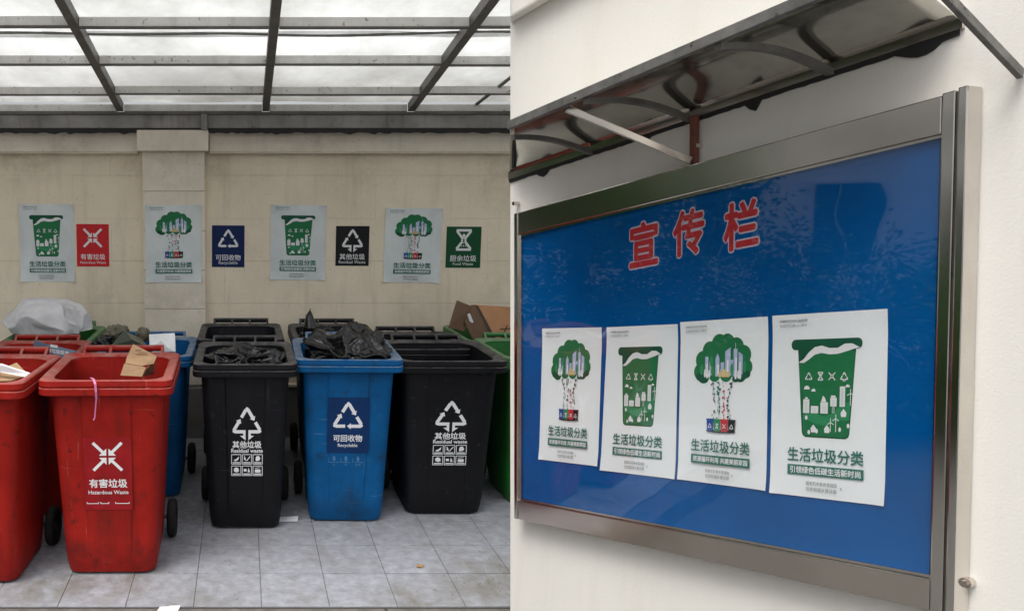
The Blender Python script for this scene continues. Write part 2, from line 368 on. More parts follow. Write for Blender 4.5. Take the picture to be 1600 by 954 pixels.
# ================================================================== THE SETTING
g = MB(); g.poly([(-150, -150, -.13), (150, -150, -.13), (150, 150, -.13), (-150, 150, -.13)])
tag(g.build('ground', M['asphalt']), kind='structure')
FX0, FX1, FY0, WY = -3.3, 3.4, 3.44, 6.15          # the paved bay and its back wall
fl = MB(); fl.box((FX0, FY0 + .0245, -.2), (FX1, WY + .05, -.004))
floor = tag(fl.build('floor', M['grout']), kind='structure')
tx, ty = .30, .327
tm = MB(); tm.box((-tx / 2 + .0016, -ty / 2 + .0032, -.012), (tx / 2 - .0016, ty / 2 - .0032, 0))
tile_mesh = tm.mesh('tile', bevel=.0015)
x_first = at_z(314, 851).x; y_line = at_z(400, 851).y
ix0, ix1 = math.floor((FX0 - x_first) / tx) + 1, math.floor((FX1 - x_first) / tx)
for iy in range(-2, 8):
    for ix in range(ix0, ix1):
        cx, cy = x_first + (ix + .5) * tx, y_line + (iy + .5) * ty
        if cy - ty / 2 < FY0 + .02 or cy + ty / 2 > WY: continue
        t = link('tile', tile_mesh, M['tile'], floor); t.location = (cx, cy, random.uniform(-.0012, .0004))
        t.rotation_euler = (random.uniform(-.002, .002), random.uniform(-.002, .002), random.choice((0, math.pi)))
kx = FX0
kerb_root = MB()
for i in range(7):
    k = MB(); x1 = min(FX1, kx + .98)
    k.box((kx + .003, FY0 - .13, -.2), (x1 - .003, FY0 + .022, -.006))
    k.build('kerb_stone', M['kerb'], floor, bevel=.008); kx = x1 + .002

# ---- back wall of the bay
wall = empty('shed_wall', (0, WY, 0))
tag(wall, 'cream slab-clad wall with a pillar and grey plinth behind the wheeled bins', 'wall')
def wbox(name, a, b, m, bevel=0, parent=None):
    q = MB(); q.box((a[0], a[1] - WY, a[2]), (b[0], b[1] - WY, b[2])); return q.build(name, M[m], parent or wall, bevel=bevel)
wbox('wall_core', (FX0, WY + .021, -.19), (FX1, WY + .24, 2.276), 'joint')
sw, sh, z0 = .555, .313, .383
sm = MB(); sm.box((0, 0, 0), (sw - .0007, .02, sh - .0012)); slab_mesh = sm.mesh('slab', bevel=.0003)
xs = at_y(118, 470, WY).x
nx0 = math.floor((FX0 - xs) / sw) + 1
for r in range(6):
    off = 0 if r % 2 == 0 else sw / 2
    for i in range(nx0, nx0 + 12):
        x = xs + i * sw + off
        if x < FX0 or x + sw > FX1 or z0 + (r + 1) * sh > 2.27: continue
        t = link('slab', slab_mesh, M['wall'], wall); t.location = (x, -random.uniform(.0, .0012), z0 + r * sh)
q = MB()
q.box((FX0, -.035, -.19), (FX1, .03, z0 - .006)); q.build('plinth', M['plinth'], wall, bevel=.006)
q = MB(); q.box((FX0, -.05, z0 - .0055), (FX1, .02, z0 + .018)); q.build('plinth_ledge', M['pillar'], wall, bevel=.006)
PLX0, PLX1 = at_y(223, 300, WY - .07).x, at_y(320, 300, WY - .07).x
for r in range(6):
    q = MB(); q.box((PLX0, -.07, z0 + .02 + r * .286), (PLX1, -.002, z0 + .0175 + (r + 1) * .286)); q.build('pillar_slab', M['pillar'], wall, bevel=.003)
q = MB(); q.box((PLX0 - .01, -.09, -.19), (PLX1 + .01, -.036, z0 + .0)); q.build('pillar_base', M['plinth'], wall, bevel=.006)
q = MB(); q.box((PLX0 - .03, -.13, 2.115), (PLX1 + .03, .0, 2.262)); q.build('pillar_cap', M['pillar'], wall, bevel=.006)
for xa, xb in ((FX0, PLX0 - .034), (PLX1 + .034, FX1)):
    q = MB(); q.box((xa, -.045, 2.113), (xb, .02, 2.255)); q.build('cornice', M['pillar'], wall, bevel=.005)
    q = MB(); q.box((xa, -.052, 2.100), (xb, .018, 2.112)); q.build('cornice_lip', M['joint'], wall, bevel=.003)

# ---- canopy: gutter beam, rafters, purlins, frosted sheets
roof = empty('canopy_roof', (0, WY, 2.27))
tag(roof, 'sloping canopy of frosted translucent sheets on grey steel rafters above the bins', 'canopy')
def rb(name, m, parent=None):
    def fin(q, bevel=0):
        o = q.build(name, M[m], parent or roof, bevel=bevel); return o
    return fin
OR = Vector((0, WY, 2.27))
class RMB(MB):
    def build(s, *a, **k):
        s.v = [(x - OR.x, y - OR.y, z - OR.z) for x, y, z in s.v]; return super().build(*a, **k)
BY = WY - .06
q = RMB(); q.box((FX0, BY - .045, 2.277), (FX1, BY + .04, 2.372)); q.build('gutter_beam', M['beam'], roof, bevel=.004)
q = RMB(); q.box((FX0, BY - .06, 2.373), (FX1, BY + .05, 2.389)); q.build('beam_flange', M['steel_dark'], roof, bevel=.002)
ln = RMB(); pts_t, pts_b = [], []
random.seed(3); x = FX0
n = 0
while x < FX1:
    zt, zb = 2.277, 2.247 - random.random() * .010 - (.008 if random.random() < .1 else 0)
    pts_t.append((x, zt)); pts_b.append((x, zb)); x += .035
for (xa, ta), (xb, tb), (_, ba), (_, bb) in zip(pts_t, pts_t[1:], pts_b, pts_b[1:]):
    ln.poly([(xa, BY - .047, ta), (xb, BY - .047, tb), (xb, BY - .049, bb), (xa, BY - .049, ba)])
ln.build('sealant_line', M['sealant'], roof)
q = RMB(); px = at_y(319, 190, BY - .08).x; q.box((px - .022, BY - .085, 2.263), (px + .022, BY - .047, 2.371)); q.build('cap_post', M['beam'], roof, bevel=.003)
Z_W, SLOPE = 2.392, .165
def rz(y): return Z_W + (WY - .1 - y) * SLOPE
def roofpt(u, v, dz=0.):       # photo pixel -> point on the underside plane of the rafters
    r = ray(u, v); k = (Z_W + dz + (WY - .1) * SLOPE - HC) / (r.z + SLOPE * r.y); return CAM + r * k
raf = []
for (u0, v0, u1, v1) in ((187, 180, 98, 0), (408, 182, 441, 0), (624, 183, 792, 0)):
    a, b = roofpt(u0, v0), roofpt(u1, v1); raf.append((a.x + b.x) / 2)
print('RAFTER X', [(tuple(roofpt(*p))) for p in ((187, 180), (98, 0), (408, 182), (441, 0), (624, 183), (792, 0))])
sp = (raf[2] - raf[0]) / 2; RFY = 3.42
for i in range(-2, 4):
    xx = raf[0] + sp * i
    if not FX0 < xx < FX1: continue
    yf = RFY if xx < 1.3 else 4.15
    q = RMB(); q.bar((xx, WY - .1, rz(WY - .1) + .03), (xx, yf, rz(yf) + .03), .05, .06); q.build('rafter', M['steel_dark'], roof, bevel=.003)
a, b = roofpt(742, 177), roofpt(800, 133)
q = RMB(); q.tube([a + Vector((0, 0, .055)), b + Vector((0, 0, .055))], .012); q.build('brace', M['steel_dark'], roof)
pur = [roofpt(350, v, .006).y for v in (43, 102, 148)] + [WY - .075]
pur.append(2 * pur[0] - pur[1])
bays = [FX0] + [raf[0] + sp * i for i in range(-2, 4) if FX0 < raf[0] + sp * i < FX1] + [FX1]
random.seed(12)
for y in pur:
    for xa, xb in zip(bays, bays[1:]):
        if y < 4.1: xb = min(xb, 1.33)
        if xb - xa < .1: continue
        dz = random.uniform(-.004, .004); zz = rz(y) + .006 + dz
        if y > WY - .1: zz = 2.391
        q = RMB(); q.box((xa + .027, y - .02, zz + .0045), (xb - .027, y + .02, zz + .052)); q.build('purlin', M['purlin'], roof, bevel=.003)
        q = RMB(); q.box((xa + .027, y - .024, zz - .003), (xb - .027, y + .022, zz + .004)); q.build('purlin_flange', M['steel_dark'], roof)
def sheet(x0, x1, y0, y1, dz, wav=0.0, seed=0):
    s = RMB(); nx, ny = 28, 12; ids = []
    for j in range(ny + 1):
        for i in range(nx + 1):
            x = x0 + (x1 - x0) * i / nx; y = y0 + (y1 - y0) * j / ny
            h = noise.noise(Vector((x * 1.7, y * 1.3, seed))) * .008
            if j == 0: y += wav * noise.noise(Vector((x * 1.2, seed, 3)))
            s.v.append((x, y, rz(y) + .074 + dz + h))
    for j in range(ny):
        for i in range(nx):
            a = j * (nx + 1) + i; s.f.append((a, a + 1, a + nx + 2, a + nx + 1))
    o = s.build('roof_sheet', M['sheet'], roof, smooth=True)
lap = roofpt(350, 57, .06).y
xsplit = [FX0, raf[0] - sp, raf[0], raf[1], raf[2], FX1]
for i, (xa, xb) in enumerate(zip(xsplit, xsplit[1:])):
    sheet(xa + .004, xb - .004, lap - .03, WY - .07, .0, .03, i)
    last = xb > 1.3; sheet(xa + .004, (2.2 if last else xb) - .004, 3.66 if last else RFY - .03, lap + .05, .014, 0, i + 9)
lapm = RMB(); N = 60
for i in range(N):                                           # dark dirt-caught edge of the overlapping sheet
    xa, xb = FX0 + (1.6 - FX0) * i / N, FX0 + (1.6 - FX0) * (i + 1) / N
    f = lambda x: lap - .03 + .075 * noise.noise(Vector((x * 1.1, 2, 3)))
    ya, yb = f(xa), f(xb); hh = .016 + .010 * random.random()
    lapm.hexa([(xa, ya - hh, rz(ya) + .060), (xb, yb - hh, rz(yb) + .060), (xb, yb + hh, rz(yb) + .060), (xa, ya + hh, rz(ya) + .060),
               (xa, ya - hh, rz(ya) + .066), (xb, yb - hh, rz(yb) + .066), (xb, yb + hh, rz(yb) + .066), (xa, ya + hh, rz(ya) + .066)])
lapm.build('lap_strip', M['steel_dark'], roof)

# ================================================================== RIGHT: WALL WITH THE NOTICE CASE
def cross2(p, q, r, s):
    h = lambda a: Vector((a[0], a[1], 1)); v = h(p).cross(h(q)).cross(h(r).cross(h(s))); return v.x / v.z, v.y / v.z
iTL, iTR, iBR, iBL = (815, 367), (1463, 213), (1446, 899), (815, 780)
AX = -ray(*cross2(iTL, iTR, iBL, iBR)).normalized()      # along the wall, towards the camera
BX = ray(*cross2(iTL, iBL, iTR, iBR)).normalized()
if BX.z < 0: BX = -BX
NX = AX.cross(BX).normalized()
if NX.dot(ray(1150, 550)) > 0: NX = -NX
d_ = ray(1388, 482).dot(NX) / 1.0
def on(u, v, k):                                         # a pixel on the plane at signed distance k from the eye
    r = ray(u, v); return CAM + r * (k / r.dot(NX))
unit = (on(1388, 482, -1) - on(1381, 791, -1)).length
DIST = -.594 * .855 / unit
O3 = on(*iBL, DIST)
_d = AX.dot(BX)
def st(u, v, o=0.0):                                     # pixel -> (s, t) on the case plane shifted o outwards
    p = on(u, v, DIST + o) - O3 - NX * o
    a, b = p.dot(AX), p.dot(BX); s = (a - b * _d) / (1 - _d * _d); return s, b - s * _d
def W3(s, t, o=0.0): return O3 + AX * s + BX * t + NX * o
class CB(MB):                                            # boxes in wall coordinates
    def cbox(s, s0, s1, t0, t1, o0, o1):
        s.hexa([W3(s0, t0, o0), W3(s1, t0, o0), W3(s1, t0, o1), W3(s0, t0, o1), W3(s0, t1, o0), W3(s1, t1, o0), W3(s1, t1, o1), W3(s0, t1, o1)])
    def build(s, name, m, parent=None, **k):
        if parent is not None:
            l = parent.location; s.v = [(x - l.x, y - l.y, z - l.z) for x, y, z in s.v]
        return super().build(name, m, parent, **k)
WO = -.034                                               # wall surface behind the case's backing board
print('AX', AX, 'BX', BX, 'NX', NX, 'O3', O3, 'TR', st(*iTR), 'BR', st(*iBR))
sL = st(797.5, 500, WO)[0]
wall_r = empty('notice_wall', W3(sL, -.6, WO))
tag(wall_r, 'smooth cream painted wall carrying the stainless steel notice case', 'wall')
sT, sB = st(797.5, -40, WO), st(797.5, 990, WO)
sl_ = lambda t: sB[0] + (sT[0] - sB[0]) * (t - sB[1]) / (sT[1] - sB[1])
q = CB(); q.hexa([W3(a, b, c) for b in (-2.2, 3.2) for a, c in ((sl_(b), WO - .2), (4.2, WO - .2), (4.2, WO), (sl_(b), WO))]); q.build('wall_face', M['rwall'], wall_r)
sL = sl_(st(800, 250, WO)[1])
tc = st(800, 26, WO + .05)[1]; sc_ = st(798, 20, WO + .05)[0]
q = CB(); q.hexa([W3(a, b, c) for b in (tc, tc + .22) for a, c in ((sl_(b) + .002, WO + .001), (4.2, WO + .001), (4.2, WO + .05), (sc_, WO + .05))]); q.build('cornice', M['rwall'], wall_r, bevel=.01)

# ---- the case
FO = .022
sx1 = st(1463, 500)[0]; ty1 = (st(*iTL)[1] + st(*iTR)[1]) / 2
fl_ = st(803, 500, FO)[0]; fr_ = st(1505, 500, FO)[0]
ft = (st(803, 331, FO)[1] + st(1465, 155, FO)[1]) / 2; fb = (st(803, 811, FO)[1] + st(1447, 950, FO)[1]) / 2
print('CASE', sx1, ty1, fl_, fr_, ft, fb)
case = empty('notice_case', W3(fl_, fb, WO))
tag(case, 'glazed stainless steel notice case with blue backing and red lettering, under the awning', 'notice case')
q = CB(); q.cbox(fl_ + .006, fr_ - .006, fb + .006, ft - .006, WO + .002, -.012); q.build('cabinet', M['steel_v'], case)
q = CB(); q.cbox(.004, sx1 - .002, .004, ty1 - .004, -.0118, 0); q.build('backing_board', M['panel'], case)
pm1 = st(1484, 500, FO)[0]; pm2 = st(1490, 500, FO)[0]
sxf = st(1463, 500, FO)[0]
q = CB(); q.cbox(fl_, 0, fb, ft, WO + .004, FO); q.build('frame_post', M['steel_v'], case, bevel=.003)
q = CB(); q.cbox(.0005, sxf - .001, ty1, ft, -.0115, FO - .002); q.build('frame_rail', M['steel'], case, bevel=.003)
q = CB(); q.cbox(.0005, sxf - .001, fb, 0, -.0115, FO - .002); q.build('frame_rail', M['steel'], case, bevel=.003)
q = CB(); q.cbox(sxf, pm1, fb - .02, ft + .004, WO + .004, FO); q.build('frame_post', M['steel_v'], case, bevel=.003)
q = CB(); q.cbox(pm1 + .0005, pm2 - .0005, fb - .02, ft + .002, WO + .004, FO - .012); q.build('hinge_strip', M['alu'], case)
q = CB(); q.cbox(pm2, fr_, fb - .02, ft + .006, WO + .003, FO + .006); q.build('frame_post', M['steel_v'], case, bevel=.003)
for (a, b, c, d) in ((0.0005, .012, .001, ty1 - .001), (.0125, sxf - .0015, ty1 - .008, ty1 - .001), (.0125, sxf - .0015, .001, .008)):
    q = CB(); q.cbox(a, b, c, d, .001, .0118); q.build('glazing_bead', M['steel'], case)
q = CB(); q.cbox(.0008, sxf - .0012, .0008, ty1 - .0008, .012, .0155); q.build('glass_pane', M['glass'], case)
# bolts of the case and its awning
def bolt(u, v, o):
    s_, t_ = st(u, v, o); q = CB(); q.tube([W3(s_, t_, WO + .001), W3(s_, t_, WO + .022)], .012, 10); q.tube([W3(s_, t_, WO + .022), W3(s_, t_, WO + .03)], .007, 8)
    o_ = q.build('wall_bolt', M['steel'], case, smooth=False); return o_
bolt(1517, 908, WO)
# lettering on the backing
for ch, u, v, hpx in (('宣', 1006, 381, 66), ('传', 1076, 363, 68), ('栏', 1158, 352, 72)):
    s_, t_ = st(u, v); t2 = st(u, v - hpx / 2)[1] - st(u, v + hpx / 2)[1]; wd = t2 * .78
    tilt = .03
    mp = lambda x, y, o: W3(s_ + x, t_ + y + x * tilt, o)
    for nm, m, bold, off, g_ in (('letter_outline', 'title_edge', .062, .0006, 1.0), ('letter', 'title', .028, .0016, 1.0)):
        p = Print(); p.text(ch, 0, 0, wd * g_, t2 * g_, bold); p.place(nm, M[m], case, mp, off)

# ================================================================== POSTERS AND SIGNS
def poster(kind, mapf, loc, label, group, seed=0, worn=0.):
    root = empty('poster', loc); tag(root, label, 'poster', group)
    rnd = random.Random(seed)
    def curl(x, y):
        e = max(0, abs(x - .5) - .40) * max(0, abs(y - .5) - .40)
        return .0015 + e * (.4 + 1.3 * worn) + .0012 * worn * (1 + noise.noise(Vector((x * 3, y * 3, seed))))
    pap = MB(); nx, ny = 12, 16
    for j in range(ny + 1):
        for i in range(nx + 1):
            x, y = i / nx, j / ny; pap.v.append(tuple(mapf(x, y, curl(x, y)) - root.location))
    for j in range(ny):
        for i in range(nx): a = j * (nx + 1) + i; pap.f.append((a, a + nx + 1, a + nx + 2, a + 1))
    pap.build('paper', M['paper_aged' if worn else 'paper'], root, smooth=True)
    L = [.0018 + .0020 * (1 if worn else 0)]
    # art coordinates: x right 0..1, y up in sheet heights 0..1 (flipped on mapping), so keep y down
    asp = 1.40
    mp = lambda x, y, o: mapf(x, y / asp, o)                # y in sheet widths, downwards
    mpt = lambda x, y, o: mapf(x, -y / asp, o)              # for lettering: y upwards (negative on the sheet)
    def put(p, name, m, up=False):
        L[0] += .00025; p.place(name, M[m], root, mpt if up else mp, L[0])
    if kind == 'bin':
        p = Print(); p.rrect(.183, .195, .803, .275, .038)
        p.poly([(.245, .27), (.752, .27), (.708, .90), (.70, .925), (.675, .94), (.325, .94), (.30, .925), (.292, .90)]); put(p, 'bin_shape', 'pgreen_dark')
        p = Print(); top = [(.255, .372), (.30, .36), (.345, .325), (.40, .295), (.46, .29), (.53, .305), (.60, .305), (.66, .285), (.70, .28), (.744, .295)]
        p.poly(top + [(.712, .74), (.60, .80), (.52, .82), (.42, .80), (.36, .77), (.285, .75)]); put(p, 'green_hill', 'pgreen')
        p = Print(); p.poly([(.30, .72), (.36, .71), (.43, .76), (.50, .78), (.58, .74), (.64, .68), (.715, .66), (.70, .90), (.68, .93), (.32, .93), (.305, .90)]); put(p, 'near_hill', 'pgreen_mid')
        p = Print(); p.poly([(.31, .80), (.40, .83), (.50, .85), (.58, .82), (.64, .80), (.705, .80), (.695, .91), (.675, .93), (.33, .93), (.31, .91)]); put(p, 'front_hill', 'pgreen')
        p = Print()
        p.poly([(.255, .37), (.30, .345), (.345, .295), (.40, .255), (.46, .245), (.53, .265), (.60, .265), (.66, .235), (.72, .235), (.785, .265), (.735, .275), (.68, .29), (.60, .31), (.53, .312), (.46, .30), (.40, .312), (.345, .35), (.30, .375)])
        put(p, 'white_wave', 'white')
        p = Print()
        for k, x in (('recycle', .35), ('food', .455), ('hazard', .555), ('residual', .66)): p.icon(k, x, -.475, .062, .13)
        put(p, 'sorting_marks', 'white', True)
        p = Print()
        for x, y, r in ((.335, .575, .026), (.395, .59, .019), (.69, .555, .018)):
            p.poly([(x + r * math.cos(R(180 + 18 * i)), y + r * 1.1 * math.sin(R(180 + 18 * i))) for i in range(11)])
        for x0, x1, y0 in ((.305, .36, .65), (.375, .44, .70), (.46, .525, .67), (.545, .60, .635), (.625, .67, .55)):
            p.rect(x0, y0, x1, .755 if x1 < .6 else .70)
        p.poly([(.465, .668), (.48, .62), (.50, .64), (.51, .668)]); p.rect(.32, .635, .345, .648); p.rect(.55, .618, .59, .633)
        for x, y, h in ((.715, .60, .09), (.595, .79, .10), (.55, .82, .07)):
            p.seg((x, y), (x, y + h), .006)
            for a in (90, 210, 330): p.seg((x, y), (x + .032 * math.cos(R(a)), y - .032 * math.sin(R(a))), .006)
        for x, y in ((.40, .87), (.52, .87), (.66, .745)): p.poly([(x - .025, y), (x, y - .03), (x + .025, y), (x + .02, y + .03), (x - .02, y + .03)])
        for x, y in ((.335, .79), (.43, .89), (.63, .87), (.70, .84), (.36, .90)): p.disc(x, y, .012, .018, 8)
        put(p, 'white_city', 'white')
        p = Print()
        for x0, x1, y0 in ((.32, .345, .665), (.39, .425, .715), (.475, .51, .685), (.56, .585, .65), (.637, .658, .565)):
            for k in range(3): xx = x0 + (x1 - x0) * (k + .5) / 3; p.rect(xx - .002, y0, xx + .002, .69 if x1 > .63 else .75)
        put(p, 'window_lines', 'ink_light')
    else:
        p = Print(); blobs = ((.28, .34, .085), (.36, .26, .085), (.47, .205, .09), (.56, .20, .085), (.66, .235, .085), (.74, .30, .085), (.77, .40, .07), (.25, .44, .075), (.50, .30, .12), (.62, .36, .13), (.38, .37, .12), (.72, .44, .08), (.29, .47, .075), (.42, .46, .07), (.55, .46, .07))
        for x, y, r in blobs: p.disc(x, y, r, r * .95, 20)
        put(p, 'tree_crown', 'pgreen')
        p = Print()
        for x, y, r in ((.25, .485, .05), (.30, .505, .05), (.71, .49, .055), (.77, .46, .05), (.66, .50, .04)): p.disc(x, y, r, r * .7, 14)
        put(p, 'crown_shade', 'pgreen_dark')
        p = Print()
        for x0, x1, y0, y1 in ((.31, .345, .31, .47), (.36, .40, .35, .47), (.43, .475, .325, .48), (.49, .53, .36, .48), (.54, .60, .27, .48), (.635, .675, .25, .48), (.69, .735, .31, .46), (.58, .63, .34, .47)):
            p.rect(x0, y0, x1, y1)
        p.poly([(.43, .325), (.455, .285), (.475, .325)]); p.poly([(.54, .27), (.60, .235), (.60, .27)]); p.rect(.652, .20, .658, .25); p.poly([(.69, .31), (.69, .275), (.735, .30), (.735, .31)])
        put(p, 'skyline', 'ink_lav')
        p = Print()
        for x0, x1, y0 in ((.325, .345, .37), (.45, .475, .38), (.56, .58, .34), (.655, .672, .32), (.70, .715, .36)): p.rect(x0, y0, x1, .46)
        for x, y in ((.31, .46), (.335, .47), (.36, .465), (.66, .475), (.69, .47), (.71, .475)): p.disc(x, y - .03, .010, .012, 8); p.disc(x, y, .013, .03, 8)
        put(p, 'white_figures', 'white')
        p = Print(); [p.rect(x0, y0, x1, .485) for x0, x1, y0 in ((.47, .50, .44), (.51, .55, .42), (.56, .59, .44))]; put(p, 'yellow_houses', 'ink_yellow')
        p = Print(); [p.disc(x, y, .02, .05, 10) for x, y in ((.27, .42), (.40, .43), (.62, .42), (.76, .40), (.385, .35))]; put(p, 'young_trees', 'pgreen_mid')
        its = {'ink_grey': Print(), 'ink_red': Print(), 'pteal': Print(), 'ink_light': Print(), 'ink_black': Print()}
        nm = {'ink_grey': 'grey_scraps', 'ink_red': 'red_scraps', 'pteal': 'green_scraps', 'ink_light': 'pale_scraps', 'ink_black': 'dark_scraps'}
        for i in range(100):
            y = rnd.uniform(.525, .835); f = (y - .525) / .31; half = .155 - .045 * math.sin(f * 3.1) - .02 * f
            c4 = rnd.choice((0, 1, 2, 3)); x = .505 - half + 2 * half * (c4 + .5 + rnd.uniform(-.28, .28)) / 4
            m = (('ink_grey', 'ink_light'), ('pteal', 'ink_light'), ('ink_red', 'ink_light'), ('ink_black', 'ink_grey'))[c4][rnd.random() < .3]
            r = rnd.uniform(.005, .012); a = rnd.random() * 6.28
            its[m].poly([(x + r * math.cos(a + b) * (1.6 if k % 2 else .8), y + r * math.sin(a + b) * (1.6 if k % 2 else .8)) for k, b in enumerate((0, 1.3, 2.6, 3.9, 5.2))])
        for m, p in its.items(): put(p, nm[m], m)
        p = Print(); p.disc(.505, .945, .17, .014, 20); put(p, 'ground_shadow', 'ink_black')
        for i, m in enumerate(('ink_blue', 'pgreen_mid', 'ink_red', 'ink_black')):
            x = .385 + i * .082; p = Print(); p.poly([(x - .04, .85), (x + .04, .85), (x + .033, .945), (x - .033, .945)]); p.rect(x - .045, .84, x + .045, .851); put(p, 'little_bin', m)
        p = Print()
        for k, x in (('recycle', .385), ('food', .467), ('hazard', .549), ('residual', .631)): p.icon(k, x, -.90, .04, .16)
        put(p, 'little_marks', 'white', True)
    p = Print(); p.text('生活垃圾分类', .5, -1.075, .66, .105, .018); put(p, 'title_text', 'pteal', True)
    p = Print(); p.rect(.17, 1.155, .835, 1.232); put(p, 'slogan_band', 'pteal')
    p = Print(); p.text('引领绿色低碳生活新时尚' if kind == 'bin' else '资源循环利用 共建美丽家园', .503, -1.193, .615, None, .02); put(p, 'slogan_text', 'white', True)
    p = Print(); p.text('国家机关事务管理局', .48, -1.29, .27, None, .0); p.text('住房和城乡建设部', .48, -1.335, .27, None, .0); p.text('宣', .65, -1.312, None, .02, .0); put(p, 'imprint_text', 'ink_grey', True)
    p = Print(); p.text('全国城市生活垃圾分类宣传周', .20, -.048, .26, None, .012); p.text('生活垃圾分类 人人参与', .20, -.085, .25, None, -.002); put(p, 'heading_text', 'ink_grey', True)
    return root

def wall_map(uv_tl, uv_br, Y, rot=0.):
    a, b = at_y(*uv_tl, Y), at_y(*uv_br, Y); c = (a + b) / 2; W_, H_ = b.x - a.x, a.z - b.z
    def f(x, y, o):
        dx, dz = (x - .5) * W_, (.5 - y) * H_; return Vector((c.x + dx * math.cos(rot) + dz * math.sin(rot), Y - o, c.z + dz * math.cos(rot) - dx * math.sin(rot)))
    return f, Vector((c.x, Y, c.z - H_ / 2))
for kind, tl, br, dy, rot, label in (
        ('bin', (29, 319), (118, 440), 0, .005, 'poster with a green bin drawing on the slab wall, beside the red sign'),
        ('tree', (227, 320), (315, 441), .0705, .0, 'poster with a city tree drawing on the pillar, beside the navy sign'),
        ('bin', (423, 320), (508, 437), 0, .012, 'poster with a green bin drawing on the slab wall, beside the black sign'),
        ('tree', (602, 325), (687, 441), 0, .015, 'creased poster with a city tree drawing beside the dark green sign')):
    f, loc = wall_map(tl, br, WY - dy - .0015, rot); poster(kind, f, loc, label, 'sorting posters on the bin shed wall', int(tl[0]), 1.)
for kind, P, label in (
        ('tree', ((848, 513), (941, 511), (934, 728), (842, 717)), 'tree poster inside the notice case, at the end of the row by the wall end'),
        ('bin', ((949, 511), (1060, 506), (1055, 748), (938, 734)), 'green bin poster inside the notice case, between the two tree posters'),
        ('tree', ((1064, 503), (1201, 494), (1197, 766), (1059, 748)), 'tree poster inside the notice case, between the two green bin posters'),
        ('bin', ((1208, 493), (1388, 482), (1382, 790), (1203, 769)), 'green bin poster inside the notice case, beside the double steel post')):
    c4 = [Vector(st(*p, .004)) for p in P]
    def f(x, y, o, c4=c4):
        p = (c4[0] * (1 - x) + c4[1] * x) * (1 - y) + (c4[3] * (1 - x) + c4[2] * x) * y; return W3(p.x, p.y, .002 + o)
    poster(kind, f, f(.5, 1, 0), label, 'sorting posters in the notice case', int(P[0][0]), 0.)

def sign(tl, br, m, icon, zh, en, label, Y):
    f, loc = wall_map(tl, br, Y, .006); root = empty('sorting_sign', loc); tag(root, label, 'sign', 'waste sorting signs on the shed wall')
    a, b = at_y(*tl, Y), at_y(*br, Y); asp = (a.z - b.z) / (b.x - a.x)
    q = MB(); L = root.location
    c8 = [f(x, y, o) - L for o in (.0005, .003) for x, y in ((0, 0), (1, 0), (1, 1), (0, 1))]; q.hexa(c8); q.build('sign_board', M[m], root)
    mp = lambda x, y, o: f(.5 + x, .5 - y / asp, o)
    p = Print(); p.icon(icon, 0, .16 * asp + .02, .60, .115); p.place('sorting_mark', M['white'], root, mp, .0034)
    p = Print(); p.text(zh, 0, -.27 * asp, .76, None, .01); p.place('chinese_text', M['white'], root, mp, .0034)
    p = Print(); p.text(en, 0, -.405 * asp, .80 if len(en) > 12 else .58, None, .0); p.place('english_text', M['white'], root, mp, .0034)
sign((119, 350), (171, 416), 'sign_red', 'hazard', '有害垃圾', 'Hazardous Waste', 'red hazardous waste sign with four inward arrows on the wall', WY - .001)
sign((331, 352), (382, 417), 'sign_navy', 'recycle', '可回收物', 'Recyclable', 'navy recyclable sign with a triangle of arrows on the wall', WY - .001)
sign((525, 353), (576, 415), 'sign_black', 'residual', '其他垃圾', 'Residual Waste', 'black residual waste sign on the wall between two posters', WY - .001)
sign((698, 354), (750, 418), 'sign_green', 'food', '厨余垃圾', 'Food Waste', 'dark green food waste sign with an hourglass mark on the wall', WY - .001)

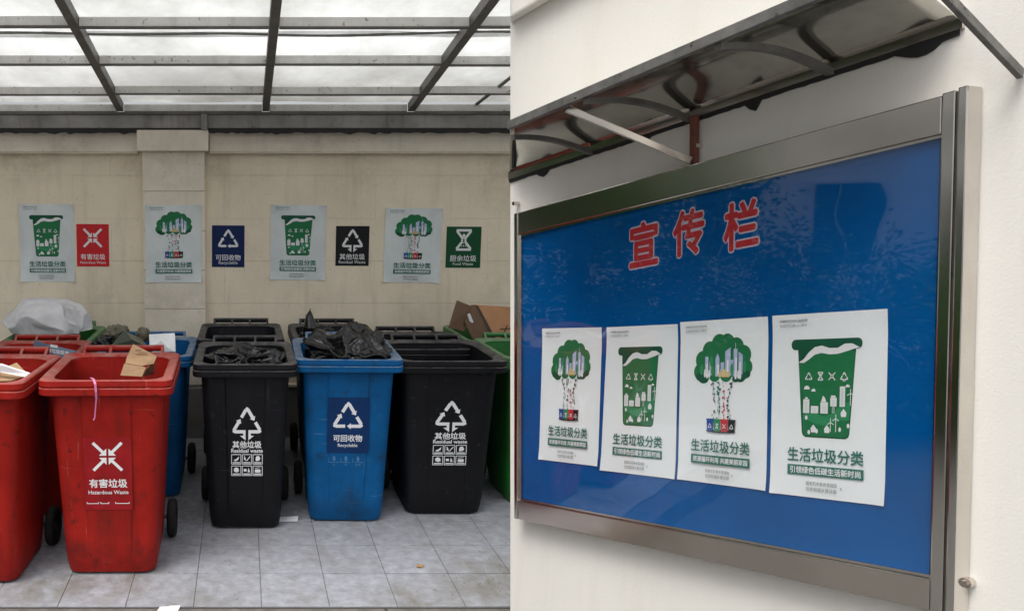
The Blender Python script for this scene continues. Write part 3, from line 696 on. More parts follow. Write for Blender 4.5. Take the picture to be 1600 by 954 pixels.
# ================================================================== WHEELED BINS
def ring(w, y0, y1, r, z, nc=6, crease=0.):
    """rounded rectangle seen from above, starting on the front side; the front may carry a slightly raised centre panel"""
    h = w / 2; pts = []
    fr = [(-h + r, 0), (-.118 * w / .5, 0), (-.108 * w / .5, crease), (0, crease), (.108 * w / .5, crease), (.118 * w / .5, 0), (h - r, 0)]
    pts += [(x, y0 - c, z) for x, c in fr]
    for cx, cy, a in ((h - r, y0 + r, 270), (h - r, y1 - r, 0), (-h + r, y1 - r, 90), (-h + r, y0 + r, 180)):
        pts += [(cx + r * math.cos(R(a + 90 * i / nc)), cy + r * math.sin(R(a + 90 * i / nc)), z) for i in range(0 if a != 270 else 1, nc + (1 if a != 180 else 0))]
    return pts
def front_y(z): return -.004 - .044 * z / .86
def bin_meshes():
    d = {}
    q = MB(); rings = []
    def add(*a, **k):
        p = ring(*a, **k); n = len(q.v); q.v += p; rings.append(n); return len(p)
    prof = [(.35, .04, .43, .05, .0, 0), (.393, .012, .455, .06, .012, .0), (.405, .0, .465, .065, .045, .0)]
    for z in (.10, .18, .35, .55, .75, .86):
        t = z / .86; prof.append((.405 + .087 * t, front_y(z), .468 + .085 * t, .066 - .02 * t, z, .007))
    for z in (.88, .86, .55, .20, .06):
        t = z / .86; prof.append((.405 + .087 * t - .016, front_y(z) + .008, .468 + .085 * t - .008, .095, z, .0))
    for w_, y0, y1, r, z, c in prof: n = add(w_, y0, y1, r, z, crease=c)
    q.bridge(rings, n); q.f.append(tuple(rings[0] + k for k in range(n))); q.f.append(tuple(rings[-1] + n - 1 - k for k in range(n)))
    d['body'] = q
    q = MB(); rings = []
    def rr(w_, ins, z, r): p = ring(w_ - 2 * ins, -.088 + ins, .602 - ins, r, z); n = len(q.v); q.v += p; rings.append(n); return len(p)
    for ins, z, r in ((.040, .838, .05), (.003, .838, .05), (.0, .842, .05), (.0, .868, .05), (.004, .871, .05), (.004, .877, .05), (.001, .88, .05), (.003, .902, .05), (.009, .908, .055), (.044, .900, .095), (.050, .894, .10), (.051, .845, .10), (.046, .842, .10)): n = rr(.58, ins, z, r)
    q.bridge(rings, n); q.bridge([rings[-1], rings[0]], n); d['rim'] = q
    q = MB()
    q.tube([(-.20, .640, .922), (.20, .640, .922)], .0165, 12); d['handle'] = q
    q = MB()
    q.bar((0, .585, .885), (0, .645, .922), .014, .036)
    d['handle_bracket'] = q
    q = MB(); q.tube([(-.25, .47, .10), (.25, .47, .10)], .011, 8); d['axle'] = q
    return d
BD = bin_meshes()
_bm = {}
def bin_mesh(part):
    if part not in _bm: _bm[part] = BD[part].mesh(part, smooth=True, weld=False); _bm[part].set_sharp_from_angle(angle=R(32))
    return _bm[part]
def wheel_mesh():
    if 'tyre' not in _bm:
        q = MB(); rings = []; seg = 28
        for x, r in ((-.022, .055), (-.024, .082), (-.018, .095), (-.008, .10), (.008, .10), (.018, .095), (.024, .082), (.022, .055)):
            n = len(q.v); rings.append(n); q.v += [(x, r * math.cos(2 * math.pi * k / seg), r * math.sin(2 * math.pi * k / seg)) for k in range(seg)]
        q.bridge(rings, seg); q.bridge([rings[-1], rings[0]], seg); _bm['tyre'] = q.mesh('tyre', smooth=True); _bm['tyre'].set_sharp_from_angle(angle=R(40))
        q = MB(); rings = []
        for x, r in ((-.016, .0545), (-.012, .045), (-.018, .02), (-.018, .004), (.018, .004), (.018, .02), (.012, .045), (.016, .0545)):
            n = len(q.v); rings.append(n); q.v += [(x, r * math.cos(2 * math.pi * k / seg), r * math.sin(2 * math.pi * k / seg)) for k in range(seg)]
        q.bridge(rings, seg); q.f.append(tuple(rings[0] + k for k in range(seg))); q.f.append(tuple(rings[-1] + k for k in range(seg))); _bm['rim_hub'] = q.mesh('wheel_rim', smooth=True)
    return _bm['tyre'], _bm['rim_hub']
def wheelie(colr, x, y, label, sx=1., sz=1., rz_=0., decal=None, wheels=True):
    root = empty('wheelie_bin', (x, y, 0), rz_); tag(root, label, 'bin', 'wheeled bins in the shed')
    S = (sx, 1, sz)
    for part in ('body', 'rim', 'handle', 'axle'):
        me = bin_mesh(part).copy(); me.materials.clear(); me.materials.append(M['steel_dark'] if part == 'axle' else M[colr])
        o = link(part, me, None, root); o.scale = S
    me = bin_mesh('handle_bracket').copy(); me.materials.clear(); me.materials.append(M[colr])
    for X in (-.195, -.065, .065, .195): o = link('handle_bracket', me, None, root); o.scale = S; o.location.x = X * sx
    ty_, hb = wheel_mesh()
    for s in (-1, 1):
        t = link('wheel', ty_, M['rubber'], root); t.location = (s * .245 * sx, .47, .10)
        h = link('wheel_rim', hb, M['hub'], t)
    mp = lambda X, Z, o: Vector((x, y, 0)) + Matrix.Rotation(rz_, 3, 'Z') @ Vector((X * sx, front_y(Z) - .007 - o, Z * sz))
    class RP(Print):
        def place(s, name, m, parent, mapf, off):
            me = bpy.data.meshes.new(name); inv = Matrix.Rotation(-rz_, 3, 'Z')
            me.from_pydata([tuple(inv @ (mapf(a, b, off + k) - Vector((x, y, 0)))) for a, b, k in s.v], [], s.f); o = link(name, me, m, parent)
            if len(s.f) > 1: o['kind'] = 'stuff'
            return o
    if decal == 'hazard':
        p = RP(); p.rrect(-.105, .315, .105, .645, .006); p.place('sticker', M['red_deep'], root, mp, .0015)
        p = RP(); p.icon('hazard', .0, .56, .136, .095); p.text('有害垃圾', .0, .438, .165, None, .02); p.text('Hazardous Waste', .0, .397, .175, None, .01)
        for a, b in ((-.095, -.045), (-.035, .0), (.03, .09)): p.seg((a, .345), (b, .345), .003); p.seg((a, .345), (a, .352), .003); p.seg((b, .345), (b, .352), .003)
        p.place('sorting_print', M['white'], root, mp, .0022)
    elif decal == 'recycle':
        p = RP(); p.rect(-.112, .395, .114, .70); p.place('sticker', M['blue_deep'], root, mp, .0015)
        p = RP(); p.icon('recycle', .0, .60, .155, .115); p.text('可回收物', .0, .478, .155, None, .02); p.text('Recyclable', .0, .437, .105, None, .01); p.place('sorting_print', M['white'], root, mp, .0022)
        p = RP()
        for i in range(3):
            a = -.10 + i * .065; p.seg((a, .345), (a + .055, .345), .003); p.seg((a, .345), (a, .37), .003); p.text(('瓶', '纸', '金属')[i], a + .028, .332, None, .014)
            p.disc(a + .028, .365, .008, .016, 8)
        p.place('worn_print', M['worn_blue'], root, mp, .0022)
    elif decal == 'residual':
        p = RP(); p.icon('residual', .01, .60, .155, .115); p.text('其他垃圾', .01, .475, .160, None, .025); p.text('Residual waste', .01, .442, .175, None, .025)
        for i in range(3):
            for j in range(2):
                cx, cy, h = .01 + (i - 1) * .060, .395 - j * .062, .026
                for a, b in (((-h, -h), (h, -h)), ((h, -h), (h, h)), ((h, h), (-h, h)), ((-h, h), (-h, -h))): p.seg((cx + a[0], cy + a[1]), (cx + b[0], cy + b[1]), .0035)
                p.rect(cx - .02, cy - .021, cx + .02, cy - .015)
                if (i, j) == (0, 0): p.poly([(cx - .016, cy - .004), (cx, cy + .002), (cx + .016, cy + .016), (cx + .012, cy - .002), (cx - .004, cy - .011)])
                elif (i, j) == (1, 0): p.seg((cx - .002, cy - .008), (cx + .018, cy + .016), .005); p.seg((cx - .016, cy + .018), (cx - .006, cy - .008), .004); p.disc(cx - .012, cy + .004, .005, .008, 7)
                elif (i, j) == (2, 0): p.poly([(cx - .01, cy - .01), (cx + .01, cy - .006), (cx + .015, cy + .006), (cx + .006, cy + .02), (cx - .008, cy + .016), (cx - .012, cy + .004)])
                elif (i, j) == (0, 1): p.poly([(cx - .012, cy - .004), (cx + .004, cy - .010), (cx + .016, cy - .002), (cx + .012, cy + .014), (cx - .002, cy + .019), (cx - .014, cy + .010)])
                elif (i, j) == (1, 1): p.rect(cx - .018, cy - .004, cx - .002, cy + .010); p.poly([(cx + .004, cy - .008), (cx + .018, cy - .008), (cx + .014, cy + .004), (cx + .008, cy + .016)])
                else: p.rrect(cx - .016, cy - .010, cx + .016, cy + .008, .006); p.seg((cx - .016, cy + .014), (cx + .014, cy + .018), .003)
        p.place('sorting_print', M['white'], root, mp, .0022)
    return root
HB = .908
def front_at(u, v, sx=1.): p = at_z(u, v); return p.x, p.y          # front base pixel -> place of a bin
def rim_at(u, v, sz=1.): p = at_z(u, v, HB * sz); return p.x, p.y + .088   # pixel of the front lip's top edge
bx = {}
late_stains(); wall_stains()
def B(key, colr, xy, label, **k): bx[key] = (wheelie(colr, xy[0], xy[1], label, **k), xy, k)
B('red', 'red', front_at(174, 898), 'red wheeled bin with a pink ribbon over its rim and torn cardboard inside', sx=1.06, sz=1.065, decal='hazard', rz_=R(1))
B('red_l', 'red', (-1.255, 3.68), 'red wheeled bin holding flat kraft and white cardboard, beside the ribbon bin', sx=1.0, sz=1.075, decal='hazard', rz_=R(-3))
B('red_b', 'red', (-1.22, 4.50), 'red wheeled bin holding a slate printed board, behind the other red bins', sx=1.0, sz=1.0)
B('green_l', 'green', (-1.26, 5.27), 'green wheeled bin under a big grey fabric bag', sx=1., sz=.97)
B('blue_b', 'blue', rim_at(222, 556, .97), 'blue wheeled bin with white foam and an olive carton on top', sx=1., sz=.97)
B('blk1', 'black', front_at(383, 827), 'black wheeled bin with a crumpled liner, beside the blue bin with a navy sticker', sx=.95, sz=1.025, decal='residual')
B('blk1b', 'black', rim_at(376, 530, 1.0), 'empty black wheeled bin by the pillar with dusty rim, behind the liner bin', sx=.96, sz=1.0)
B('blue', 'blue', front_at(540, 816), 'blue wheeled bin with a navy recyclable sticker and bulging black bag', sx=1.0, sz=1.03, decal='recycle', rz_=R(-1.5))
B('blk2b', 'black', rim_at(528, 530, .985), 'black wheeled bin mostly hidden behind the blue bin with the navy sticker', sx=.98, sz=.985)
B('blk2', 'black', front_at(694, 805), 'wide empty black wheeled bin with residual waste print, next to the green bins', sx=1.07, sz=1.0, decal='residual')
B('blk3b', 'black', rim_at(668, 545, .96), 'black wheeled bin against the wall, behind the wide empty black bin', sx=1.0, sz=.96)
B('grn_f', 'green', (1.76, 4.70), 'green wheeled bin standing beside the wide empty black bin', sx=1.0, sz=.98)
B('grn_b', 'green', (1.74, 5.42), 'green wheeled bin by the wall under the large cardboard box', sx=1.0, sz=.95)
for k, v in bx.items(): print('BIN', k, [round(a, 2) for a in v[1]])

# ================================================================== RUBBISH
def crumple(name, m, c, r, seed, amp=.25, freq=3., sub=6, cut=None, parent=None, fine=1., c_shift=0.):
    """a slack bag: lumpy volume with thin raised creases"""
    bm = bmesh.new(); bmesh.ops.create_icosphere(bm, subdivisions=sub, radius=1)
    k = Vector((seed * 3.1, seed * 1.7, 0))
    def crease(p, w_): return max(0, 1 - abs(noise.noise(p)) * w_)
    for v in bm.verts:
        p = v.co.copy(); wp = p + noise.noise_vector(p * 1.5 + k) * .35
        a = crease(Vector((wp.x * freq, wp.y * freq, wp.z * freq * .5)) + k, 3.2) ** 2
        b = crease(Vector((wp.x * freq * 2.4, wp.y * freq * 1.2, wp.z * freq * 1.6)) + k * 2, 3.5) ** 2
        cc = crease(wp * freq * 4.5 + k * 3, 4) ** 2
        d = 1 - amp * .75 + noise.noise(p * 1.3 + k) * amp * .9 + amp * (.60 * a + .34 * b * fine + .14 * cc * fine)
        v.co = Vector((p.x * r[0], p.y * r[1], p.z * r[2])) * d
        if cut is not None and v.co.z < cut: v.co.z = cut
        if m == 'bag' and v.co.z < .04: lim = .225 if name == 'refuse_bag' else 9; v.co.x = max(-lim, min(lim, v.co.x + c_shift)) - c_shift
    for f in bm.faces: f.smooth = True
    me = bpy.data.meshes.new(name); bm.to_mesh(me); bm.free()
    o = link(name, me, M[m], parent); o.location = c; return o
def top_of(key, dx=0, dy=.26, z=.88): r_, xy, k = bx[key]; return (xy[0] + dx, xy[1] + dy, z)
def knot(name, m, root, pts, rad):
    q = MB(); q.tube(pts, rad, 9); return q.build(name, M[m], root, smooth=True)
b = crumple('refuse_bag', 'bag', top_of('blk1', .0, .26, .845), (.25, .27, .13), 2, .42, 1.6, fine=.5); tag(b, 'crumpled black liner bag inside the black bin near the pillar', 'bag', 'black refuse bags')
b = crumple('refuse_bag', 'bag', top_of('blue', .045, .25, .86), (.295, .29, .205), 5, .40, 1.1, fine=.55, c_shift=.045); tag(b, 'bulging black refuse bag heaped in the blue bin with navy sticker', 'bag', 'black refuse bags')
knot('tied_corner', 'bag', b, [(.10, -.05, .08), (.135, -.06, .13), (.155, -.05, .165), (.175, -.05, .175)], [.08, .05, .035, .008])
b = crumple('refuse_bag', 'bag', top_of('blk2b', -.05, .25, .80), (.21, .21, .13), 8, .32, 1.5); tag(b, 'black refuse bag with a peaked corner in the bin behind the blue one', 'bag', 'black refuse bags')
knot('peaked_corner', 'bag', b, [(-.09, .0, .07), (-.10, .0, .13), (-.105, .0, .20), (-.10, .0, .245)], [.06, .045, .025, .004])
b = crumple('fabric_bag', 'cloth', top_of('green_l', -.05, .25, .94), (.30, .27, .20), 11, .17, 1.2, cut=-.035, fine=.25); tag(b, 'big pale grey fabric bag slumped on a green bin', 'bag')
q = MB(); q.box((.205, -.17, .035), (.24, -.165, .075)); lb = q.build('care_label', M['ink_black'], b); lb.rotation_euler = (0, R(30), 0)

def board(name, m, c, size, rot, label, cat, parent=None, bend=0., bevel=.002):
    q = MB(); w_, h_, t_ = size; n = 10
    for i in range(n):
        x0_, x1_ = -w_ / 2 + w_ * i / n, -w_ / 2 + w_ * (i + 1) / n
        f = lambda x: bend * (1 - (2 * x / w_) ** 2)
        q.hexa([(x0_, f(x0_), -h_ / 2), (x1_, f(x1_), -h_ / 2), (x1_, f(x1_) + t_, -h_ / 2), (x0_, f(x0_) + t_, -h_ / 2), (x0_, f(x0_), h_ / 2), (x1_, f(x1_), h_ / 2), (x1_, f(x1_) + t_, h_ / 2), (x0_, f(x0_) + t_, h_ / 2)])
    o = q.build(name, M[m], parent); o.location = c; o.rotation_euler = [R(a) for a in rot]
    if label: tag(o, label, cat)
    return o
# torn carton in the ribbon bin
xr, yr = bx['red'][1]
car = empty('torn_carton', at_y(213, 566, yr + .24)); tag(car, 'torn brown cardboard carton sticking out of the red bin with ribbon', 'carton')
def part(name, m, pts, th, root, nrm=None):
    """a cardboard sheet given by its outline, thickened"""
    P = [Vector(p) for p in pts]; n = nrm or (P[1] - P[0]).cross(P[2] - P[0]).normalized(); q = MB(); k = len(P)
    q.v += [tuple(p) for p in P] + [tuple(p + n * th) for p in P]
    q.f.append(tuple(range(k))); q.f.append(tuple(range(2 * k - 1, k - 1, -1)))
    for i in range(k): j = (i + 1) % k; q.f.append((i, j, j + k, i + k))
    return q.build(name, M[m], root)
def rel(root, Y): return lambda u, v, dy=0.: at_y(u, v, Y + dy) - root.location
f = rel(car, yr + .24)
part('upper_flap', 'card', [f(208, 537, .04), f(245, 556, .04), f(240, 568, .02), f(222, 571, .0), f(196, 567, .0), f(198, 558, .02)], .006, car)
part('front_face', 'card', [f(194, 568, -.012), f(221, 572, -.012), f(228, 574, -.012), f(222, 588, -.03), f(188, 586, -.03)], .006, car)
part('side_face', 'card_dark', [f(230, 575, -.01), f(243, 563, .06), f(240, 584, .06), f(224, 588, -.02)], .006, car)
p = Print(); p.rect(-.03, 0, .03, .004); p.rect(-.02, .01, .03, .013); p.rect(-.03, .02, .0, .024)
p.place('print_marks', M['rust'], car, lambda x, y, o: at_y(222, 553, yr + .24 + .012) + Vector((x, -.02 - o, y)), .0)
# flat boards in the left red bin
xl, yl = bx['red_l'][1]
k = empty('cardboard_sheet', (xl + .08, yl + .2, .87)); tag(k, 'brown kraft cardboard sheet under a white strip in a red bin', 'cardboard')
f = rel(k, yl + .2); part('sheet', 'card', [f(0, 577), f(26, 566, .08), f(44, 585, .0), f(18, 594, -.08), f(0, 595, -.08)], .006, k)
k = empty('white_strip', (xl + .06, yl + .15, .88)); tag(k, 'white card strip resting on the kraft cardboard in the red bin', 'card')
f = rel(k, yl + .13); part('strip', 'foam', [f(-20, 569, .0), f(2, 570, .0), f(51, 586, .02), f(47, 590, .0), f(-5, 580, .0)], .012, k)
# slate board in the rear red bin
xq, yq = bx['red_b'][1]
k = empty('printed_board', (xq + .05, yq + .1, .88)); tag(k, 'slate blue board with white Chinese print leaning in a red bin', 'board')
f = rel(k, yq + .05); part('board', 'slate', [f(53, 533, .1), f(72, 539, .05), f(119, 550, .0), f(92, 562, .0), f(52, 545, .1)], .008, k)
p = Print(); p.text('有害垃圾投放', 0, 0, .145, None, .02); p.rect(-.03, .02, .01, .035)
p.place('board_print', M['white'], k, lambda x, y, o: at_y(88, 548, yq + .02) + Vector((x, -.012 - o, y - x * .16)), .0)
# things on the rear blue bin
xb_, yb_ = bx['blue_b'][1]
k = empty('foam_sheet', (xb_ + .12, yb_ + .15, .9)); tag(k, 'white foam sheet propped on the blue bin behind the red ones', 'foam')
f = rel(k, yb_ + .12); part('sheet', 'foam', [f(233, 522, .03), f(273, 520, .03), f(274, 549, -.06), f(234, 548, -.06)], .03, k)
part('torn_wrap', 'litter', [f(243, 537, -.11), f(252, 532, -.11), f(262, 543, -.12), f(273, 549, -.12), f(238, 550, -.12)], .003, k)
k = empty('olive_carton', (xb_ - .06, yb_ + .15, .9)); tag(k, 'dark olive carton lying on the blue bin beside white foam', 'carton')
f = rel(k, yb_ + .1)
part('carton_side', 'olive', [f(172, 541, .0), f(194, 516, .1), f(207, 530, .0), f(204, 542, .0)], .01, k)
part('carton_top', 'khaki', [f(194, 516, .1), f(222, 529, .1), f(232, 543, .0), f(207, 530, .0)], .01, k)
part('carton_front', 'olive', [f(207, 530.5, -.004), f(232, 543, -.004), f(230, 548, -.004), f(204, 543, -.004)], .01, k)
b = crumple('rag', 'khaki', at_y(182, 524, yb_ + .3), (.09, .08, .075), 4, .4, 2.5, 5); tag(b, 'crumpled khaki rag on the blue bin behind the olive carton', 'rag')
b = crumple('dark_pouch', 'bag', at_y(163, 536, yb_ + .2), (.07, .07, .06), 6, .3, 2, 5); tag(b, 'small black pouch squeezed between the green bin and the olive carton', 'pouch')
b = crumple('rag', 'khaki', at_y(224, 523, yb_ + .36), (.05, .05, .05), 9, .4, 2.5, 5); tag(b, 'small khaki rag between the olive carton and the blue handle', 'rag')
# large carton on the right
yg = 5.42
k = empty('cardboard_box', (1.76, yg + .2, .88)); tag(k, 'large open brown cardboard box tipped over the green bin by the wall', 'cardboard box')
f = rel(k, yg + .15)
part('open_flap', 'card_dark', [f(701, 511, -.05), f(714, 469, .05), f(737, 478, .05), f(726, 518, -.02)], .006, k)
part('end_face', 'card_dark', [f(736, 476, .08), f(744, 476, .08), f(772, 531, .0), f(738, 528, -.05), f(726, 503, -.02)], .006, k)
part('side_face', 'card_orange', [f(744, 476, .08), f(820, 481, .20), f(830, 531, .1), f(773, 531, .0)], .006, k)
part('tape_band', 'card_print', [f(743, 478, .074), f(747, 477, .074), f(776, 531, -.008), f(770, 531, -.008)], .004, k)
part('far_end', 'card_dark', [f(820, 481, .2), f(840, 478, .5), f(850, 529, .4), f(830, 531, .1)], .006, k)
part('shipping_label', 'litter', [f(730, 491, .0), f(734, 489, .0), f(740, 503, .0), f(735, 506, .0)], .0015, k, Vector((0, -1, 0)))
p = Print(); p.rect(-.04, 0, .05, .008); p.seg((-.01, -.03), (.02, .03), .009); p.rect(.06, -.02, .068, .02); p.seg((.03, -.05), (.07, -.03), .006); p.rect(-.02, -.06, -.012, -.035); p.rect(0, -.06, .008, -.035); p.rect(.02, -.06, .05, -.053)
p.place('box_print', M['card_print'], k, lambda x, y, o: at_y(784, 512, yg + .235) + Vector((x, -.068 + x * .5 - y * .1 - o, y)), .0)
# ribbon over the rim of the red bin
q = MB(); pts = [(142, 590, .07), (146, 592, .02), (149, 600, -.006), (150, 612, -.006), (150.5, 622, .004), (149, 640, .014), (148, 652, .02), (146, 656, .02)]
YR = yr - .097
P = [at_y(u, v, YR + d) for u, v, d in pts]
rb_ = empty('ribbon', P[0]); tag(rb_, 'thin pink ribbon hanging over the front rim of the red bin', 'ribbon')
for i, (a, b) in enumerate(zip(P, P[1:])): q.bar(a - P[0], b - P[0], .003, .010 if i < 4 else .006, (1, 0, 0))
q.build('strand', M['pink'], rb_)
# litter
p0 = at_z(450, 812); q = MB(); q.hexa([(-.06, -.02, 0), (.05, -.03, .004), (.06, .025, .012), (-.05, .03, .003), (-.06, -.02, .002), (.05, -.03, .006), (.06, .025, .014), (-.05, .03, .005)])
o = q.build('paper_scrap', M['litter']); o.location = (p0.x, p0.y, .001); tag(o, 'white paper scrap on the tiles beside the blue bin', 'litter')
p0 = at_z(264, 949); q = MB(); q.hexa([(-.05, -.02, 0), (.04, -.03, .002), (.05, .02, .005), (-.04, .025, .001), (-.05, -.02, .002), (.04, -.03, .004), (.05, .02, .007), (-.04, .025, .003)])
o = q.build('paper_scrap', M['litter']); o.location = (p0.x, p0.y, -.005); tag(o, 'white paper scrap lying on the dark kerb stones', 'litter')
p0 = at_z(656, 885); q = MB(); q.v = [(-.02, 0, .001), (-.008, .018, .007), (.012, .016, .004), (.022, .0, .009), (.01, -.016, .003), (-.01, -.014, .006), (0, 0, .010)]; q.f = [(6, i, (i + 1) % 6) for i in range(6)]
o = q.build('dry_leaf', M['leaf_dry'], smooth=True); o.location = (p0.x, p0.y, .001); tag(o, 'curled brown leaf on the open floor tiles', 'leaf')
random.seed(21)
gr = MB()
for i in range(150):
    c = random.random()
    if c < .30: u, v = random.gauss(770, 30), random.gauss(895, 30)
    elif c < .7: u, v = random.uniform(280, 330), random.uniform(780, 830)
    else: u, v = random.uniform(260, 790), random.uniform(790, 940)
    if v < 780 or v > 941: continue
    p = at_z(u, v); r = random.uniform(.002, .0055); a = random.random() * 6
    gr.v += [(p.x + r * math.cos(a + t), p.y + 1.5 * r * math.sin(a + t), .0012) for t in (0, 2.1, 4.2)] + [(p.x, p.y, .003)]
    n = len(gr.v) - 4; gr.f += [(n, n + 1, n + 3), (n + 1, n + 2, n + 3), (n + 2, n, n + 3)]
tag(gr.build('grit', M['kerb']), 'dark grit and crumbs scattered over the floor tiles', 'grit', kind='stuff')

# ================================================================== AWNING OVER THE CASE
PO = .40                                                 # how far the front edge stands off
tw = (st(922, 237, WO)[1] + st(1520, 42, WO)[1]) / 2; tf = (st(800, 204, PO)[1] + st(1175, 53, PO)[1]) / 2
print('AWNING tw,tf', tw, tf)
s0, s1 = sL - .0, st(1500, 60, WO)[0]
aw = empty('awning', W3(s0, tw, WO)); tag(aw, 'curved smoky awning on steel ribs above the notice case', 'awning')
def prof(k):                                             # k: 0 at the wall .. 1 at the front edge
    return WO + .004 + (PO - WO) * k, tw + .02 + (tf - tw) * k + .045 * math.sin(math.pi * k)
NS, NK = 36, 14
sF = st(799, 204, PO)[0]
def sA(k): return s0 + (sF - s0) * k                     # the far end is cut back towards the front
q = CB()
for i in range(NS + 1):
    for j in range(NK + 1):
        o_, t_ = prof(j / NK); s_ = sA(j / NK) + (s1 - sA(j / NK)) * i / NS
        q.v.append(tuple(W3(s_, t_ + .005 * noise.noise(Vector((s_ * 2, j * .3, 1))), o_)))
for i in range(NS):
    for j in range(NK): a = i * (NK + 1) + j; q.f.append((a, a + 1, a + NK + 2, a + NK + 1))
sh_ = q.build('awning_sheet', M['awning'], aw, smooth=True)
md = sh_.modifiers.new('thickness', 'SOLIDIFY'); md.thickness = .004; md.offset = 1
o_, t_ = prof(1.0)
q = CB(); q.cbox(sF, s1 + .01, t_ - .014, t_ + .014, o_ - .006, o_ + .014); q.build('edge_strip', M['alu'], aw, bevel=.002)
q = CB(); q.cbox(s0, s1 + .01, tw - .002, tw + .03, WO + .001, WO + .012); q.build('wall_strip', M['steel'], aw)
q = CB(); N = 90; random.seed(5)
low = []
for i in range(N + 1):
    s_ = s0 + (s1 - s0) * i / N; d = .011 + .0025 * random.random()
    for u, v, wd, dp in ((1440, 80, .05, .022), (1180, 165, .022, .026), (850, 272, .03, .02), (1010, 212, .02, .01)):
        d += dp * max(0, 1 - (abs(s_ - st(u, v, WO)[0]) / wd) ** 2)
    low.append((s_, tw - .002 - d))
for (sa, ta), (sb, tb) in zip(low, low[1:]):
    q.hexa([W3(sa, ta, WO + .0008), W3(sb, tb, WO + .0008), W3(sb, tb, WO + .006), W3(sa, ta, WO + .006), W3(sa, tw + .002, WO + .0008), W3(sb, tw + .002, WO + .0008), W3(sb, tw + .002, WO + .010), W3(sa, tw + .002, WO + .010)])
q.build('sealant_bead', M['sealant'], aw)
for u, v in ((1300, 108), (1080, 188), (925, 238)):
    s_ = st(u, v, WO)[0]; q = CB(); pts = []
    for j in range(13):
        k = j / 12 * min(1, .97 * (s_ - s0) / (sF - s0)); o_, t_ = prof(k); pts.append(W3(s_, t_ - .022 - .02 * math.sin(math.pi * k), o_))
    for a, b in zip(pts, pts[1:]): q.bar(a, b, .022, .016, NX)
    q.build('curved_rib', M['steel_dark'], aw)
sp_ = st(1086, 220, WO + .02)[0]; tl_ = st(1086, 256, WO + .02)[1]
q = CB(); q.cbox(sp_ - .010, sp_ + .010, tl_, tw + .0, WO + .013, WO + .033); q.build('bracket_post', M['rust'], aw, bevel=.002)
a = W3(sp_, tl_ + .01, WO + .04); sf = st(889, 180, PO - .03)[0]; o_, t_ = prof(.95); b = W3(sf, t_ - .016, o_)
q = CB(); q.bar(a, b, .014, .022); q.build('strut', M['steel'], aw, bevel=.002)
s_, t_ = st(1095, 228, WO); q = CB(); q.tube([W3(s_, t_, WO + .001), W3(s_, t_, WO + .03)], .009, 10); q.build('bolt', M['steel'], aw)
s_, t_ = st(811, 318, WO); q = CB(); q.tube([W3(s_, t_, WO + .001), W3(s_, t_, WO + .03)], .008, 10); q.build('bolt', M['steel'], aw)
# end arm of the awning, down to the wall
a, b = W3(*st(1484, 0, PO * .5), PO * .5), W3(*st(1592, 116, WO + .02), WO + .012)
a2 = a + (a - b) * .35
q = CB(); q.bar(a2, b, .012, .026, NX); q.build('end_arm', M['alu'], aw, bevel=.002)

# ================================================================== WHAT THE GLASS MIRRORS: house and trees across the yard
hs_ = empty('apartment_house', (-9.5, 5, -.13)); tag(hs_, 'pale apartment house with rows of windows, mirrored in the case glass', 'house')
def hbox(name, a, b, m, par=None):
    q = MB(); q.box((a[0] + 9.5, a[1] - 5, a[2] + .13), (b[0] + 9.5, b[1] - 5, b[2] + .13)); return q.build(name, M[m], par or hs_)
hbox('wall', (-16, -4, -.13), (-9.5, 14, 11), 'bwhite')
for j in range(3):
    hbox('floor_band', (-9.499, -4, 2.9 + j * 3), (-9.40, 14, 3.1 + j * 3), 'concrete')
    for i in range(12):
        y0 = -3.4 + i * 1.4; z_ = 1.15 + j * 3
        wn = hbox('window', (-9.499, y0, z_), (-9.44, y0 + .8, z_ + 1.1), 'frame_w')
        for h in (0, 1):
            q = MB(); q.box((.061, y0 - 5 + .05 + h * .36, z_ + .18), (.066, y0 - 5 + .39 + h * .36, z_ + 1.18)); q.build('pane', M['pane'], wn)
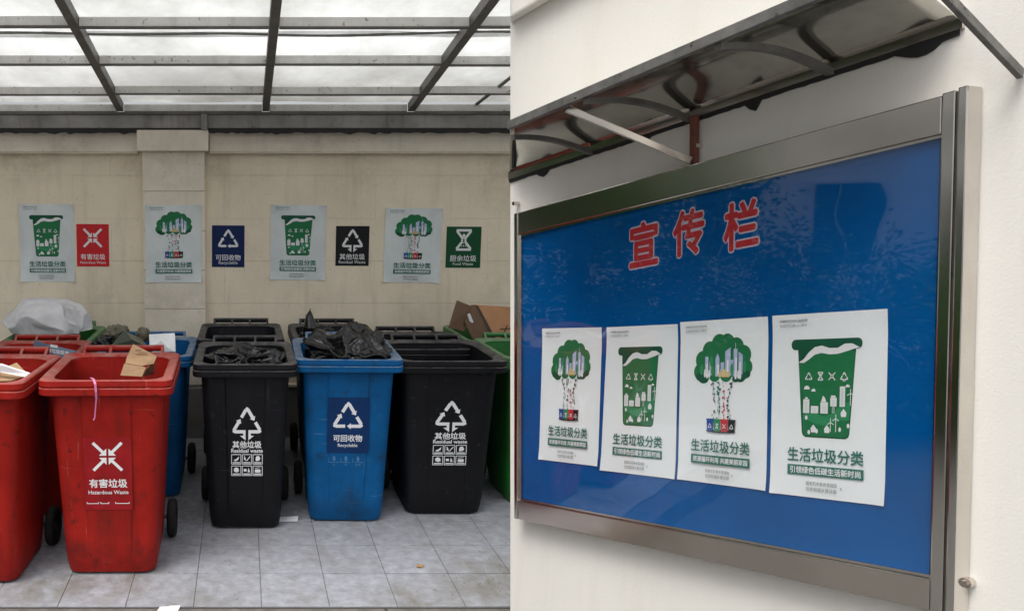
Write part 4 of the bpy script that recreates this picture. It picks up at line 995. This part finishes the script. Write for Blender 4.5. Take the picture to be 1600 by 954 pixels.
def tree(x, y, hh, cr, seed, label):
    rnd = random.Random(seed); root = empty('yard_tree', (x, y, -.13)); tag(root, label, 'tree', 'trees across the yard')
    q = MB(); q.tube([(0, 0, 0), (.04, .02, hh * .3), (-.02, .05, hh * .55), (.03, 0, hh * .85)], [.13, .10, .08, .03], 9)
    tips = []
    for i in range(9):
        a = i * 2.4; z0_ = hh * rnd.uniform(.35, .7); L = cr * rnd.uniform(.6, .95); e = Vector((math.cos(a) * L, math.sin(a) * L, z0_ + rnd.uniform(.3, 1.)))
        q.tube([(0, 0, z0_), tuple(e * .5 + Vector((0, 0, z0_ * .5 + .1))), tuple(e)], [.05, .035, .012], 6); tips.append(e)
    q.build('trunk', M['bark'], root, smooth=True)
    c = MB(); tips += [Vector((rnd.gauss(0, cr * .4), rnd.gauss(0, cr * .4), hh * rnd.uniform(.6, 1.))) for _ in range(14)]
    for tpt in tips:
        for _ in range(420):
            p = tpt + Vector((rnd.gauss(0, .3), rnd.gauss(0, .3), rnd.gauss(0, .24))); a = Vector((rnd.gauss(0, 1), rnd.gauss(0, 1), rnd.gauss(0, .6))).normalized() * rnd.uniform(.03, .055)
            b_ = a.cross(Vector((rnd.gauss(0, 1), rnd.gauss(0, 1), rnd.gauss(0, 1)))).normalized() * .018
            c.poly([p - a, p + b_, p + a, p - b_])
    c.build('crown', M['foliage'], root)
tree(-6.2, 6.2, 3.8, 1.4, 1, 'tall leafy yard tree past the end of the shed wall')
tree(-6.6, .4, 3.4, 1.3, 2, 'leafy yard tree standing clear of the shrubs, before the apartment house')
def shrub(x, y, hh, rad, seed, label):
    rnd = random.Random(seed); root = empty('yard_shrub', (x, y, -.13)); tag(root, label, 'shrub', 'shrubs across the yard')
    q = MB()
    for i in range(6):
        a = i * 1.05; e = Vector((math.cos(a) * rad * .6, math.sin(a) * rad * .6, hh * .75)); q.tube([(math.cos(a) * .05, math.sin(a) * .05, 0), tuple(e * .5), tuple(e)], [.025, .018, .006], 6)
    q.build('stem', M['bark'], root, smooth=True)
    c = MB()
    cl = [(Vector((rnd.gauss(0, rad * .5), rnd.gauss(0, rad * .55), hh * rnd.uniform(.12, .95))), rnd.uniform(.12, .26)) for _ in range(46)]
    for tpt, sp_ in cl:
        for _ in range(280):
            p = tpt + Vector((rnd.gauss(0, sp_), rnd.gauss(0, sp_), rnd.gauss(0, sp_ * .8))); p.z = max(p.z, .02)
            a = Vector((rnd.gauss(0, 1), rnd.gauss(0, 1), rnd.gauss(0, .6))).normalized() * rnd.uniform(.025, .045); b_ = a.cross(Vector((rnd.gauss(0, 1), rnd.gauss(0, 1), rnd.gauss(0, 1)))).normalized() * .015
            c.poly([p - a, p + b_, p + a, p - b_])
    c.build('foliage', M['foliage'], root)
shrub(-5.4, 2.3, 1.45, .75, 11, 'lowest dense shrub in the row across the yard')
shrub(-5.6, 3.6, 1.7, .8, 12, 'dense shrub next to the lowest one in the row')
shrub(-5.3, 4.9, 2.5, .8, 13, 'tall dense shrub in the middle of the row')
shrub(-5.5, 6.1, 2.8, .8, 14, 'tallest dense shrub under the yard tree')
